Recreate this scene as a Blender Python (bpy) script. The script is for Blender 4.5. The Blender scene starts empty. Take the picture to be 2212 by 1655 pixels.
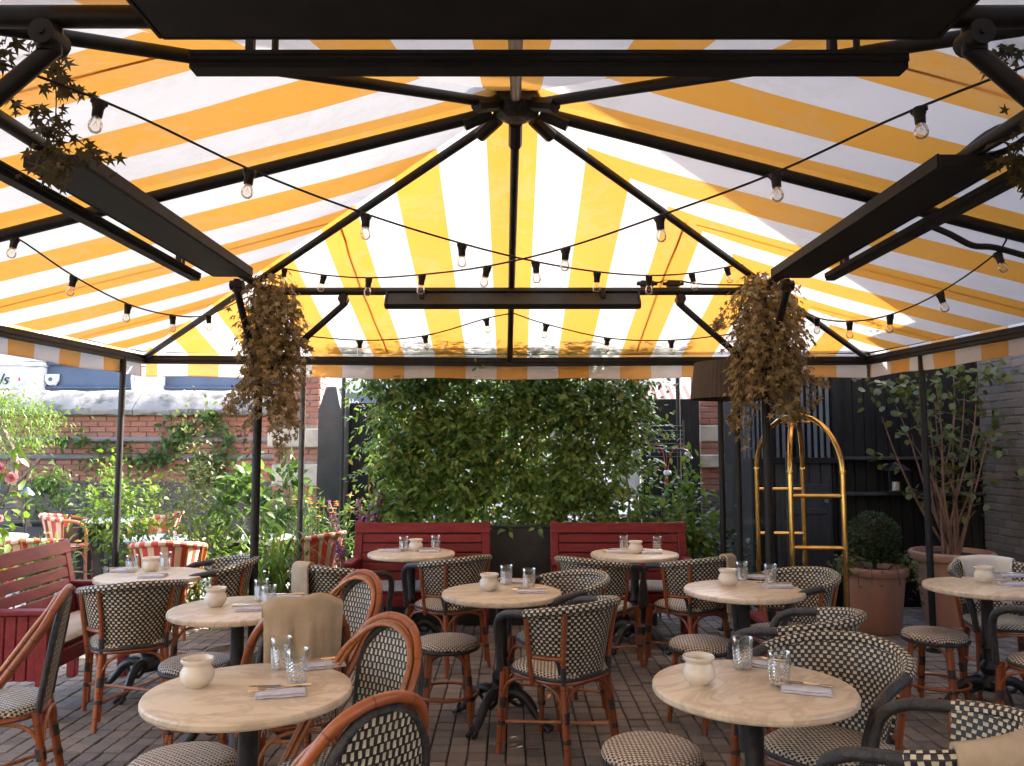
import bpy, math, random
import numpy as np
from mathutils import Vector, Matrix

R = math.radians
random.seed(7)
rng = np.random.default_rng(7)
sc = bpy.context.scene
col = sc.collection

# ------------------------------------------------------------------ camera
CAM_Z = 1.57
cam_d = bpy.data.cameras.new("camera")
cam_d.sensor_width = 36.0
cam_d.lens = 27.99
cam_d.clip_start = 0.05
cam_d.clip_end = 400
cam = bpy.data.objects.new("camera", cam_d)
col.objects.link(cam)
cam.location = (0, 0, CAM_Z)
cam.rotation_euler = (R(90 + 4.74), 0, 0)
sc.camera = cam

# ------------------------------------------------------------------ sky and sun
SUN_AZ, SUN_EL = 52.0, 31.0        # azimuth measured from +Y towards +X
world = bpy.data.worlds.new("World")
sc.world = world
world.use_nodes = True
wn = world.node_tree
bg = wn.nodes["Background"]
sky = wn.nodes.new("ShaderNodeTexSky")
sky.sky_type = 'NISHITA'
sky.sun_disc = False
sky.sun_elevation = R(SUN_EL)
sky.sun_rotation = R(SUN_AZ)
sky.dust_density = 4.0
sky.air_density = 0.9
wn.links.new(sky.outputs[0], bg.inputs[0])
bg.inputs[1].default_value = 0.15
sun_d = bpy.data.lights.new("sun", 'SUN')
sun_d.energy = 3.1
sun_d.angle = R(0.53)
sun_d.color = (1.0, 0.95, 0.86)
sun = bpy.data.objects.new("sun", sun_d)
col.objects.link(sun)
SDIR = Vector((math.cos(R(SUN_EL)) * math.sin(R(SUN_AZ)), math.cos(R(SUN_EL)) * math.cos(R(SUN_AZ)), math.sin(R(SUN_EL))))
sun.rotation_euler = (-SDIR).to_track_quat('-Z', 'Y').to_euler()
sun.location = SDIR * 30

sc.view_settings.view_transform = 'Standard'
sc.view_settings.look = 'None'
sc.view_settings.exposure = 3.15
sc.view_settings.gamma = 1.0
sc.view_settings.use_curve_mapping = False
sc.render.engine = 'CYCLES'
cy = sc.cycles
cy.use_denoising = True
cy.max_bounces = 8
cy.diffuse_bounces = 5
cy.glossy_bounces = 3
cy.transmission_bounces = 6
cy.transparent_max_bounces = 16
cy.sample_clamp_indirect = 6
cy.caustics_reflective = False
cy.caustics_refractive = False


# ------------------------------------------------------------------ photo geometry helpers (2212 x 1655 view of the photograph)
_F, _CX, _CY = 1720.0, 1106.0, 827.5
_P = math.atan(142.5 / 1720.0)


def ray(u, v):
    x = (u - _CX) / _F
    z = -(v - _CY) / _F
    return np.array([x, math.cos(_P) - z * math.sin(_P), math.sin(_P) + z * math.cos(_P)])


def atY(u, v, Y):
    r = ray(u, v)
    r = r * Y / r[1]
    return (float(r[0]), float(r[1]), float(r[2] + CAM_Z))


def atZ(u, v, Z):
    r = ray(u, v)
    r = r * (Z - CAM_Z) / r[2]
    return (float(r[0]), float(r[1]), float(r[2] + CAM_Z))


def proj(p):
    x, y, z = p[0], p[1], p[2] - CAM_Z
    d = y * math.cos(_P) + z * math.sin(_P)
    up = -y * math.sin(_P) + z * math.cos(_P)
    return _CX + _F * x / d, _CY - _F * up / d, d


# ------------------------------------------------------------------ materials
def nodes_of(name):
    m = bpy.data.materials.new(name)
    m.use_nodes = True
    nt = m.node_tree
    return m, nt, nt.nodes["Principled BSDF"], nt.nodes["Material Output"]


def N(nt, typ, **kw):
    n = nt.nodes.new(typ)
    for k, v in kw.items():
        setattr(n, k, v)
    return n


def L(nt, a, b):
    nt.links.new(a, b)


def rgb(c):
    return (c[0], c[1], c[2], 1.0)


def rand_value(nt):
    """0..1 that differs for each object and for each loose piece of a joined mesh"""
    oi = N(nt, "ShaderNodeObjectInfo")
    ge = N(nt, "ShaderNodeNewGeometry")
    a = N(nt, "ShaderNodeMath", operation='ADD')
    L(nt, oi.outputs["Random"], a.inputs[0])
    L(nt, ge.outputs["Random Per Island"], a.inputs[1])
    f = N(nt, "ShaderNodeMath", operation='FRACT')
    L(nt, a.outputs[0], f.inputs[0])
    return f.outputs[0]


def noise(nt, scale, detail=4.0, rough=0.55, vec=None, dist=0.0):
    n = N(nt, "ShaderNodeTexNoise")
    n.inputs["Scale"].default_value = scale
    n.inputs["Detail"].default_value = detail
    n.inputs["Roughness"].default_value = rough
    n.inputs["Distortion"].default_value = dist
    if vec is None:
        tc = N(nt, "ShaderNodeTexCoord")
        vec = tc.outputs["Object"]
    L(nt, vec, n.inputs["Vector"])
    return n.outputs["Fac"]


def mapping(nt, scale=(1, 1, 1), src="Object", rot=(0, 0, 0)):
    tc = N(nt, "ShaderNodeTexCoord")
    mp = N(nt, "ShaderNodeMapping")
    mp.inputs["Scale"].default_value = scale
    mp.inputs["Rotation"].default_value = rot
    L(nt, tc.outputs[src], mp.inputs["Vector"])
    return mp.outputs["Vector"]


def mixc(nt, fac, a, b, blend='MIX'):
    n = N(nt, "ShaderNodeMix", data_type='RGBA', blend_type=blend)
    for sock, val in ((n.inputs[0], fac), (n.inputs[6], a), (n.inputs[7], b)):
        if isinstance(val, (int, float)):
            sock.default_value = val
        elif isinstance(val, (tuple, list)):
            sock.default_value = rgb(val)
        else:
            L(nt, val, sock)
    return n.outputs[2]


def math_(nt, op, a, b=None, c=None):
    n = N(nt, "ShaderNodeMath", operation=op)
    for i, val in enumerate((a, b, c)):
        if val is None:
            continue
        if isinstance(val, (int, float)):
            n.inputs[i].default_value = val
        else:
            L(nt, val, n.inputs[i])
    return n.outputs[0]


def ramp(nt, fac, stops):
    n = N(nt, "ShaderNodeValToRGB")
    el = n.color_ramp.elements
    while len(el) < len(stops):
        el.new(0.5)
    for e, (p, c) in zip(el, stops):
        e.position = p
        e.color = rgb(c)
    L(nt, fac, n.inputs[0])
    return n.outputs[0]


def bump(nt, bs, height, strength=0.3, dist=0.01):
    b = N(nt, "ShaderNodeBump")
    b.inputs["Strength"].default_value = strength
    b.inputs["Distance"].default_value = dist
    L(nt, height, b.inputs["Height"])
    L(nt, b.outputs[0], bs.inputs["Normal"])


def mat(name, c1, rough=0.6, metal=0.0, c2=None, nscale=8.0, detail=5.0, bmp=0.0, bscale=60.0, vary=0.0, stretch=None, spec=0.5, coat=0.0, lo=0.35, hi=0.65):
    m, nt, bs, _ = nodes_of(name)
    bs.inputs["Roughness"].default_value = rough
    bs.inputs["Metallic"].default_value = metal
    bs.inputs["Specular IOR Level"].default_value = spec
    bs.inputs["Coat Weight"].default_value = coat
    vec = mapping(nt, stretch) if stretch else None
    if c2 is not None:
        f = noise(nt, nscale, detail, vec=vec)
        mr = N(nt, "ShaderNodeMapRange")
        mr.inputs["From Min"].default_value = lo
        mr.inputs["From Max"].default_value = hi
        L(nt, f, mr.inputs["Value"])
        c = mixc(nt, mr.outputs[0], c1, c2)
    else:
        c = mixc(nt, 0.0, c1, c1)
    if vary:
        rv = rand_value(nt)
        g = math_(nt, 'MULTIPLY_ADD', rv, 2 * vary, 1 - vary)
        h = N(nt, "ShaderNodeHueSaturation")
        L(nt, g, h.inputs["Value"])
        L(nt, c, h.inputs["Color"])
        c = h.outputs[0]
    L(nt, c, bs.inputs["Base Color"])
    if bmp:
        bump(nt, bs, noise(nt, bscale, 4.0, vec=vec), bmp)
    return m


def rattan_mat(name, c1, c2, rough=0.36):
    m, nt, bs, _ = nodes_of(name)
    tc = N(nt, "ShaderNodeTexCoord")
    sp = N(nt, "ShaderNodeSeparateXYZ")
    L(nt, tc.outputs["UV"], sp.inputs[0])
    rv = rand_value(nt)
    n1 = noise(nt, 16.0, 5.0)
    mp = N(nt, "ShaderNodeMapping")
    mp.inputs["Scale"].default_value = (9, 420, 1)
    L(nt, tc.outputs["UV"], mp.inputs[0])
    n2 = noise(nt, 1.0, 3.0, vec=mp.outputs[0])
    pos = math_(nt, 'ADD', math_(nt, 'DIVIDE', sp.outputs[0], 0.135), math_(nt, 'MULTIPLY', rv, 3.0))
    f = math_(nt, 'ABSOLUTE', math_(nt, 'SUBTRACT', math_(nt, 'FRACT', pos), 0.5))
    node = math_(nt, 'LESS_THAN', f, 0.022)
    c = mixc(nt, n1, c1, c2)
    c = mixc(nt, math_(nt, 'MULTIPLY', n2, 0.5), c, tuple(x * 0.5 for x in c2))
    c = mixc(nt, math_(nt, 'MULTIPLY', node, 0.65), c, tuple(x * 0.35 for x in c2))
    h = N(nt, "ShaderNodeHueSaturation")
    L(nt, math_(nt, 'MULTIPLY_ADD', rv, 0.5, 0.75), h.inputs["Value"])
    L(nt, c, h.inputs["Color"])
    L(nt, h.outputs[0], bs.inputs["Base Color"])
    L(nt, math_(nt, 'MULTIPLY_ADD', n1, 0.3, rough - 0.12), bs.inputs["Roughness"])
    bs.inputs["Coat Weight"].default_value = 0.25
    bump(nt, bs, math_(nt, 'ADD', math_(nt, 'MULTIPLY', n2, 0.35), node), 0.5, 0.003)
    return m


def leaf_mat(name, stops, rough=0.45, trans=0.4, tint=(1.0, 1.0, 0.45), spec=0.4):
    m, nt, bs, out = nodes_of(name)
    rv = rand_value(nt)
    c = ramp(nt, rv, stops)
    f = noise(nt, 14.0, 3.0)
    c = mixc(nt, math_(nt, 'MULTIPLY', f, 0.35), c, tuple(x * 0.55 for x in stops[0][1]))
    L(nt, c, bs.inputs["Base Color"])
    bs.inputs["Roughness"].default_value = rough
    bs.inputs["Specular IOR Level"].default_value = spec
    tr = N(nt, "ShaderNodeBsdfTranslucent")
    L(nt, mixc(nt, 1.0, c, tuple(min(1, 1.9 * t) for t in tint), 'MULTIPLY'), tr.inputs[0])
    mx = N(nt, "ShaderNodeMixShader")
    mx.inputs[0].default_value = trans
    L(nt, bs.outputs[0], mx.inputs[1])
    L(nt, tr.outputs[0], mx.inputs[2])
    L(nt, mx.outputs[0], out.inputs[0])
    return m


def weave_mat(name, pu, pv, wu, wv, cream, black, rough=0.5):
    """staggered cream strokes woven on black cane; UV is in metres"""
    m, nt, bs, _ = nodes_of(name)
    tc = N(nt, "ShaderNodeTexCoord")
    sp = N(nt, "ShaderNodeSeparateXYZ")
    L(nt, tc.outputs["UV"], sp.inputs[0])
    wob = noise(nt, 30.0, 2.0)
    v = math_(nt, 'DIVIDE', sp.outputs[1], pv)
    v = math_(nt, 'ADD', v, math_(nt, 'MULTIPLY', wob, 0.35))
    row = math_(nt, 'FLOOR', v)
    par = math_(nt, 'MULTIPLY', math_(nt, 'FLOORED_MODULO', row, 2.0), 0.5)
    u = math_(nt, 'ADD', math_(nt, 'DIVIDE', sp.outputs[0], pu), par)
    u = math_(nt, 'ADD', u, math_(nt, 'MULTIPLY', noise(nt, 24.0, 2.0), 0.45))
    wn_c = N(nt, 'ShaderNodeTexWhiteNoise', noise_dimensions='2D')
    cmb_c = N(nt, 'ShaderNodeCombineXYZ')
    L(nt, math_(nt, 'FLOOR', u), cmb_c.inputs[0])
    L(nt, row, cmb_c.inputs[1])
    L(nt, cmb_c.outputs[0], wn_c.inputs['Vector'])
    fu = math_(nt, 'ABSOLUTE', math_(nt, 'SUBTRACT', math_(nt, 'FRACT', u), 0.5))
    fv = math_(nt, 'ABSOLUTE', math_(nt, 'SUBTRACT', math_(nt, 'FRACT', v), 0.5))
    mu = math_(nt, 'LESS_THAN', fu, wu / 2)
    mv = math_(nt, 'LESS_THAN', fv, wv / 2)
    mk = math_(nt, 'MULTIPLY', mu, mv)
    dirt = noise(nt, 9.0, 4.0)
    cr = mixc(nt, math_(nt, 'MULTIPLY', dirt, 0.5), cream, tuple(x * 0.55 for x in cream))
    cr = mixc(nt, math_(nt, 'MULTIPLY', wn_c.outputs['Value'], 0.45), cr, tuple(x * 0.5 for x in cream))
    bl = mixc(nt, dirt, black, tuple(x * 2.2 for x in black))
    L(nt, mixc(nt, mk, bl, cr), bs.inputs["Base Color"])
    bs.inputs["Roughness"].default_value = rough
    # every strand bulges: height from both directions
    hu = math_(nt, 'MULTIPLY', math_(nt, 'SUBTRACT', 0.5, fu), math_(nt, 'SUBTRACT', 0.5, fv))
    h = math_(nt, 'ADD', math_(nt, 'MULTIPLY', hu, 3.0), math_(nt, 'MULTIPLY', mk, 0.6))
    bump(nt, bs, h, 0.9, 0.004)
    return m


def stripe_mat(name, period, frac, ca, cb, rough=0.6, axis=0, src="UV", off=0.0, relief=None):
    m, nt, bs, _ = nodes_of(name)
    tc = N(nt, "ShaderNodeTexCoord")
    sp = N(nt, "ShaderNodeSeparateXYZ")
    L(nt, tc.outputs[src], sp.inputs[0])
    f = math_(nt, 'FRACT', math_(nt, 'ADD', math_(nt, 'DIVIDE', sp.outputs[axis], period), off))
    mk = math_(nt, 'LESS_THAN', f, frac)
    d = noise(nt, 18.0, 4.0)
    c = mixc(nt, mk, ca, cb)
    c = mixc(nt, math_(nt, 'MULTIPLY', d, 0.35), c, tuple(x * 0.5 for x in ca))
    L(nt, c, bs.inputs["Base Color"])
    bs.inputs["Roughness"].default_value = rough
    if relief:
        w = N(nt, "ShaderNodeTexChecker")
        w.inputs["Scale"].default_value = relief
        L(nt, tc.outputs["UV"], w.inputs[0])
        bump(nt, bs, w.outputs["Fac"], 0.6, 0.004)
    return m


def fabric_mat(name="awning_fabric", trans=0.205, tan_mix=0.22):
    m, nt, bs, out = nodes_of(name)
    tc = N(nt, "ShaderNodeTexCoord")
    sp = N(nt, "ShaderNodeSeparateXYZ")
    L(nt, tc.outputs["UV"], sp.inputs[0])
    f = math_(nt, 'FRACT', math_(nt, 'ADD', math_(nt, 'DIVIDE', sp.outputs[0], 0.553), 0.25))
    mk = math_(nt, 'LESS_THAN', f, 0.5)
    # thread grain runs along the stripe
    mp = N(nt, "ShaderNodeMapping")
    mp.inputs["Scale"].default_value = (260, 18, 1)
    L(nt, tc.outputs["UV"], mp.inputs[0])
    g = noise(nt, 1.0, 2.0, vec=mp.outputs[0])
    soil = noise(nt, 2.2, 5.0)
    white = mixc(nt, g, (0.70, 0.68, 0.69), (0.80, 0.775, 0.775))
    yel = mixc(nt, g, (0.72, 0.32, 0.032), (0.80, 0.37, 0.045))
    c = mixc(nt, mk, white, yel)
    c = mixc(nt, math_(nt, 'MULTIPLY', soil, tan_mix), c, (0.45, 0.36, 0.27))
    st1 = noise(nt, 0.9, 7.0, 0.7, dist=0.8)
    ring = math_(nt, 'SUBTRACT', 1.0, math_(nt, 'MINIMUM', math_(nt, 'MULTIPLY', math_(nt, 'ABSOLUTE', math_(nt, 'SUBTRACT', st1, 0.56)), 26.0), 1.0))
    c = mixc(nt, math_(nt, 'MULTIPLY', ring, 0.16), c, (0.5, 0.42, 0.32))
    L(nt, c, bs.inputs["Base Color"])
    bs.inputs["Roughness"].default_value = 0.9
    bs.inputs["Specular IOR Level"].default_value = 0.1
    tr = N(nt, "ShaderNodeBsdfTranslucent")
    L(nt, c, tr.inputs[0])
    mx = N(nt, "ShaderNodeMixShader")
    mx.inputs[0].default_value = trans
    cr_ = noise(nt, 5.0, 3.0, 0.6, dist=1.2)
    bump(nt, bs, cr_, 0.12, 0.03)
    bn = N(nt, "ShaderNodeBump")
    bn.inputs["Strength"].default_value = 0.10
    bn.inputs["Distance"].default_value = 0.03
    L(nt, cr_, bn.inputs["Height"])
    L(nt, bn.outputs[0], tr.inputs["Normal"])
    L(nt, bs.outputs[0], mx.inputs[1])
    L(nt, tr.outputs[0], mx.inputs[2])
    L(nt, mx.outputs[0], out.inputs[0])
    return m


def glass_mat(name, tint=(0.97, 0.98, 0.97), cut=False, refl=1.0, body=0.0):
    m, nt, bs, out = nodes_of(name)
    nt.nodes.remove(bs)
    tp = N(nt, "ShaderNodeBsdfTransparent")
    tp.inputs[0].default_value = rgb(tint)
    gl = N(nt, "ShaderNodeBsdfGlossy")
    gl.inputs["Roughness"].default_value = 0.03
    fr = N(nt, "ShaderNodeLayerWeight")
    fr.inputs["Blend"].default_value = 0.32
    fac = math_(nt, 'MULTIPLY', fr.outputs["Fresnel"], refl)
    mx = N(nt, "ShaderNodeMixShader")
    if cut:   # diamond cutting on the lower two thirds
        tc = N(nt, "ShaderNodeTexCoord")
        sp = N(nt, "ShaderNodeSeparateXYZ")
        L(nt, tc.outputs["UV"], sp.inputs[0])
        a = math_(nt, 'ADD', math_(nt, 'MULTIPLY', sp.outputs[0], 16.0), math_(nt, 'MULTIPLY', sp.outputs[1], 90.0))
        b = math_(nt, 'SUBTRACT', math_(nt, 'MULTIPLY', sp.outputs[0], 16.0), math_(nt, 'MULTIPLY', sp.outputs[1], 90.0))
        ha = math_(nt, 'PINGPONG', a, 0.5)
        hb = math_(nt, 'PINGPONG', b, 0.5)
        h = math_(nt, 'MINIMUM', ha, hb)
        zone = math_(nt, 'LESS_THAN', sp.outputs[1], 0.072)
        h = math_(nt, 'MULTIPLY', h, zone)
        bp = N(nt, "ShaderNodeBump")
        bp.inputs["Strength"].default_value = 1.0
        bp.inputs["Distance"].default_value = 0.006
        L(nt, h, bp.inputs["Height"])
        L(nt, bp.outputs[0], gl.inputs["Normal"])
        L(nt, bp.outputs[0], fr.inputs["Normal"])
        edge = math_(nt, 'LESS_THAN', h, 0.12)
        edge = math_(nt, 'MULTIPLY', edge, math_(nt, 'MULTIPLY', zone, 0.13))
        fac = math_(nt, 'MAXIMUM', fac, edge)
    L(nt, math_(nt, 'MINIMUM', math_(nt, 'ADD', fac, body), 1.0), mx.inputs[0])
    L(nt, tp.outputs[0], mx.inputs[1])
    L(nt, gl.outputs[0], mx.inputs[2])
    L(nt, mx.outputs[0], out.inputs[0])
    return m


def marble_mat():
    m, nt, bs, _ = nodes_of("table_marble")
    oi = N(nt, "ShaderNodeObjectInfo")
    tc = N(nt, "ShaderNodeTexCoord")
    ad = N(nt, "ShaderNodeVectorMath", operation='ADD')
    cmb = N(nt, "ShaderNodeCombineXYZ")
    L(nt, math_(nt, 'MULTIPLY', oi.outputs["Random"], 20.0), cmb.inputs[0])
    L(nt, math_(nt, 'MULTIPLY', oi.outputs["Random"], 7.0), cmb.inputs[2])
    L(nt, tc.outputs["Object"], ad.inputs[0])
    L(nt, cmb.outputs[0], ad.inputs[1])
    mp = N(nt, "ShaderNodeMapping")
    mp.inputs["Scale"].default_value = (1.0, 2.4, 1.0)
    mp.inputs["Rotation"].default_value = (0, 0, 0.5)
    L(nt, ad.outputs[0], mp.inputs[0])
    n1 = noise(nt, 2.6, 8.0, 0.62, vec=mp.outputs[0], dist=1.4)
    vein = math_(nt, 'SUBTRACT', 1.0, math_(nt, 'MINIMUM', math_(nt, 'MULTIPLY', math_(nt, 'ABSOLUTE', math_(nt, 'SUBTRACT', n1, 0.5)), 13.0), 1.0))
    n2 = noise(nt, 5.0, 5.0, 0.6, vec=mp.outputs[0])
    mask = math_(nt, 'MULTIPLY', math_(nt, 'MULTIPLY', vein, 1.0), math_(nt, 'MINIMUM', math_(nt, 'MULTIPLY', n2, 0.85), 0.6))
    c = mixc(nt, n2, (0.75, 0.64, 0.49), (0.68, 0.555, 0.405))
    c = mixc(nt, mask, c, (0.30, 0.21, 0.13))
    speck = noise(nt, 160.0, 2.0)
    c = mixc(nt, math_(nt, 'MULTIPLY', speck, 0.2), c, (0.45, 0.38, 0.3))
    L(nt, c, bs.inputs["Base Color"])
    bs.inputs["Roughness"].default_value = 0.34
    bs.inputs["Specular IOR Level"].default_value = 0.35
    return m


MT = {}


def materials():
    g = MT
    g['fabric'] = fabric_mat()
    g['valance'] = fabric_mat("valance_fabric", 0.24, 0.55)  # valance cloth mixes in more tan than the roof cloth
    g['iron'] = mat("black_painted_steel", (0.010, 0.0095, 0.010), 0.45, 0.0, (0.018, 0.016, 0.016), 12, bmp=0.08, bscale=90, spec=0.3)
    g['castiron'] = mat("cast_iron", (0.012, 0.012, 0.013), 0.38, 0.0, (0.03, 0.03, 0.03), 20, bmp=0.3, bscale=60)
    g['chrome'] = mat("polished_tube", (0.10, 0.10, 0.105), 0.3, 0.7, (0.06, 0.06, 0.06), 20)
    g['heater'] = mat("heater_body", (0.020, 0.020, 0.021), 0.6, 0.0, (0.030, 0.029, 0.029), 6, bmp=0.05, spec=0.22)
    g['marble'] = marble_mat()
    g['rattan'] = rattan_mat("rattan_pole", (0.42, 0.125, 0.034), (0.25, 0.060, 0.020))
    g['rattan_light'] = rattan_mat("rattan_split", (0.52, 0.21, 0.07), (0.36, 0.115, 0.038), 0.42)
    g['binding'] = mat("black_cane_binding", (0.016, 0.015, 0.017), 0.48, 0.0, (0.045, 0.042, 0.045), 60, bmp=0.5, bscale=160)
    g['weave_back'] = weave_mat("woven_back", 0.031, 0.0158, 0.48, 0.72, (0.76, 0.68, 0.50), (0.012, 0.011, 0.013))
    g['weave_seat'] = weave_mat("woven_seat", 0.026, 0.0125, 0.60, 0.90, (0.77, 0.69, 0.53), (0.016, 0.014, 0.016))
    g['weave_tall'] = weave_mat("woven_tall_back", 0.021, 0.0245, 0.48, 0.80, (0.66, 0.60, 0.45), (0.016, 0.013, 0.012))
    g['weave_stool'] = weave_mat("woven_stool", 0.0225, 0.0125, 0.64, 0.84, (0.78, 0.68, 0.53), (0.030, 0.018, 0.026))
    g['weave_red'] = stripe_mat("red_striped_wicker", 0.105, 0.5, (0.62, 0.07, 0.045), (0.80, 0.62, 0.45), 0.55, 0, "UV", 0.0, 90)
    g['ceramic'] = mat("glazed_ceramic", (0.72, 0.66, 0.57), 0.24, 0.0, (0.64, 0.57, 0.48), 9, spec=0.5, bmp=0.03)
    g['glass'] = glass_mat("cut_glass", cut=True, refl=0.65, body=0.012)
    g['bulb'] = glass_mat("bulb_glass", tint=(0.98, 0.94, 0.88), refl=0.8, body=0.02)
    g['pane'] = glass_mat("window_glass", tint=(0.93, 0.95, 0.95), refl=0.6)
    g['filament'] = mat("filament", (0.25, 0.2, 0.15), 0.4, 0.5)
    g['napkin'] = mat("blue_grey_linen", (0.58, 0.58, 0.66), 0.85, 0.0, (0.50, 0.50, 0.58), 30, bmp=0.2, bscale=300)
    g['cutlery'] = mat("gilt_cutlery", (0.86, 0.72, 0.48), 0.2, 1.0)
    g['blanket'] = mat("beige_wool", (0.52, 0.415, 0.295), 0.95, 0.0, (0.44, 0.345, 0.24), 10, bmp=0.5, bscale=350, spec=0.1)
    g['blanket_white'] = mat("cream_wool", (0.70, 0.66, 0.58), 0.95, 0.0, (0.62, 0.57, 0.5), 10, bmp=0.4, bscale=300, spec=0.1)
    g['redpaint'] = mat("oxblood_paint", (0.21, 0.019, 0.021), 0.45, 0.0, (0.145, 0.012, 0.014), 5, bmp=0.15, bscale=25, stretch=(1, 8, 8), vary=0.12, spec=0.3)
    g['cushion'] = stripe_mat("striped_cushion", 0.012, 0.42, (0.70, 0.66, 0.60), (0.10, 0.09, 0.09), 0.85, 0)
    g['brass'] = mat("polished_brass", (0.80, 0.52, 0.16), 0.17, 1.0, (0.62, 0.36, 0.10), 8, bmp=0.02)
    g['terracotta'] = mat("terracotta", (0.45, 0.20, 0.12), 0.8, 0.0, (0.34, 0.20, 0.14), 5, bmp=0.25, bscale=30, stretch=(1, 1, 0.35))
    g['soil'] = mat("soil", (0.035, 0.025, 0.018), 0.95, 0, (0.06, 0.045, 0.03), 30, bmp=0.8)
    g['planter'] = mat("black_planter", (0.018, 0.018, 0.018), 0.5, 0, (0.032, 0.031, 0.03), 8, bmp=0.1)
    g['lampshade'] = mat("brown_pleated_shade", (0.07, 0.056, 0.046), 0.85, 0, (0.065, 0.05, 0.042), 14, bmp=0.1, bscale=120)
    g['stone'] = mat("weathered_stone", (0.235, 0.225, 0.21), 0.9, 0, (0.075, 0.068, 0.06), 6, 9, bmp=0.6, bscale=18, lo=0.47, hi=0.70)
    g['stoneband'] = mat("pale_stone_band", (0.52, 0.47, 0.38), 0.85, 0, (0.36, 0.31, 0.25), 6, 7, bmp=0.3, bscale=25, lo=0.45, hi=0.7)
    g['mortar'] = mat("lime_mortar", (0.36, 0.29, 0.24), 0.95, 0, (0.24, 0.19, 0.15), 12, bmp=0.5, bscale=50)
    g['mortar_dark'] = mat("dark_mortar", (0.16, 0.145, 0.135), 0.95, 0, (0.09, 0.085, 0.08), 12, bmp=0.5, bscale=50)
    g['blackwood'] = mat("black_stained_boards", (0.006, 0.006, 0.0065), 0.6, 0, (0.012, 0.011, 0.011), 9, bmp=0.25, bscale=14, stretch=(6, 6, 0.6), vary=0.15, spec=0.25)
    g['greywood'] = mat("dark_grey_boards", (0.022, 0.023, 0.025), 0.6, 0, (0.034, 0.034, 0.036), 9, bmp=0.15, bscale=14, stretch=(6, 6, 0.6), vary=0.08)
    g['slategrey'] = mat("slate_grey_paint", (0.13, 0.14, 0.15), 0.55, 0, (0.10, 0.105, 0.115), 6)
    g['whitepaint'] = mat("white_masonry_paint", (0.78, 0.79, 0.81), 0.6, 0, (0.66, 0.67, 0.70), 6, bmp=0.1)
    g['bounce_cream'] = mat("bounce_wall_cream", (0.68, 0.57, 0.42), 0.9, 0, (0.62, 0.51, 0.37), 2, bmp=0.2)  # coat of the unseen added wall, pale and warm to bounce light
    g['navy'] = mat("navy_fascia", (0.075, 0.105, 0.165), 0.45, 0, (0.06, 0.085, 0.14), 3)
    g['sign_red'] = mat("sign_red", (0.6, 0.03, 0.03), 0.4)
    g['ink'] = mat("sign_ink", (0.02, 0.02, 0.025), 0.5)
    g['lettering'] = mat("sign_lettering", (0.8, 0.8, 0.8), 0.5)
    g['street'] = mat("street_paving", (0.34, 0.33, 0.32), 0.9, 0, (0.27, 0.26, 0.25), 2.5, 8, bmp=0.3, bscale=40)
    g['gardensoil'] = mat("garden_bed", (0.06, 0.045, 0.03), 0.95, 0, (0.10, 0.08, 0.055), 12, bmp=0.8, bscale=30)
    g['joint'] = mat("sett_joint_sand", (0.026, 0.022, 0.019), 0.95, 0, (0.05, 0.042, 0.034), 14, bmp=0.8, bscale=80)
    g['bark'] = mat("tan_bark", (0.19, 0.10, 0.062), 0.75, 0, (0.12, 0.068, 0.045), 18, bmp=0.4, bscale=40)
    g['greybark'] = mat("grey_bark", (0.20, 0.16, 0.12), 0.85, 0, (0.12, 0.095, 0.07), 18, bmp=0.5, bscale=40)
    g['greenstem'] = mat("green_stem", (0.10, 0.15, 0.035), 0.6, 0, (0.13, 0.12, 0.04), 10)
    g['vine'] = mat("dry_vine_stem", (0.10, 0.065, 0.035), 0.8, 0, (0.07, 0.045, 0.025), 18)
    g['sheet'] = mat("grey_tarpaulin", (0.035, 0.034, 0.034), 0.55, 0, (0.022, 0.022, 0.022), 5, bmp=0.3, bscale=9)
    g['bluelamp'] = mat("blue_grey_lamp_metal", (0.10, 0.13, 0.18), 0.4, 0.3)
    g['whitetop'] = mat("white_garden_top", (0.74, 0.76, 0.78), 0.3, 0, (0.68, 0.70, 0.73), 4)
    # foliage
    g['leaf_hedge'] = leaf_mat("hedge_leaf", [(0.0, (0.075, 0.155, 0.032)), (0.45, (0.15, 0.26, 0.055)), (0.88, (0.26, 0.37, 0.095)), (1.0, (0.32, 0.26, 0.075))], 0.30, 0.42, (1.0, 1.0, 0.3))
    g['leaf_ivy'] = leaf_mat("dry_ivy_leaf", [(0.0, (0.19, 0.135, 0.062)), (0.35, (0.31, 0.225, 0.10)), (0.75, (0.44, 0.33, 0.165)), (1.0, (0.24, 0.20, 0.08))], 0.5, 0.3, (1.0, 0.85, 0.5))
    g['leaf_ivy_green'] = leaf_mat("olive_ivy_leaf", [(0.0, (0.055, 0.050, 0.018)), (0.6, (0.095, 0.080, 0.027)), (1.0, (0.13, 0.09, 0.035))], 0.5, 0.3, (1.0, 0.9, 0.4))
    g['leaf_lime'] = leaf_mat("lime_leaf", [(0.0, (0.085, 0.165, 0.022)), (0.5, (0.135, 0.225, 0.034)), (1.0, (0.205, 0.275, 0.05))], 0.45, 0.45, (1.0, 1.0, 0.3))
    g['leaf_mid'] = leaf_mat("mid_green_leaf", [(0.0, (0.062, 0.13, 0.026)), (0.5, (0.095, 0.18, 0.04)), (1.0, (0.15, 0.225, 0.06))], 0.42, 0.42, (1.0, 1.0, 0.4))
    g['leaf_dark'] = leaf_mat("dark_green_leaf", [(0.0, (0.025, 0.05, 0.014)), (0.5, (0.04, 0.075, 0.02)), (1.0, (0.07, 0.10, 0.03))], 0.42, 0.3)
    g['leaf_box'] = leaf_mat("box_leaf", [(0.0, (0.020, 0.040, 0.012)), (0.6, (0.035, 0.065, 0.018)), (1.0, (0.055, 0.09, 0.025))], 0.45, 0.2)
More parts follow.
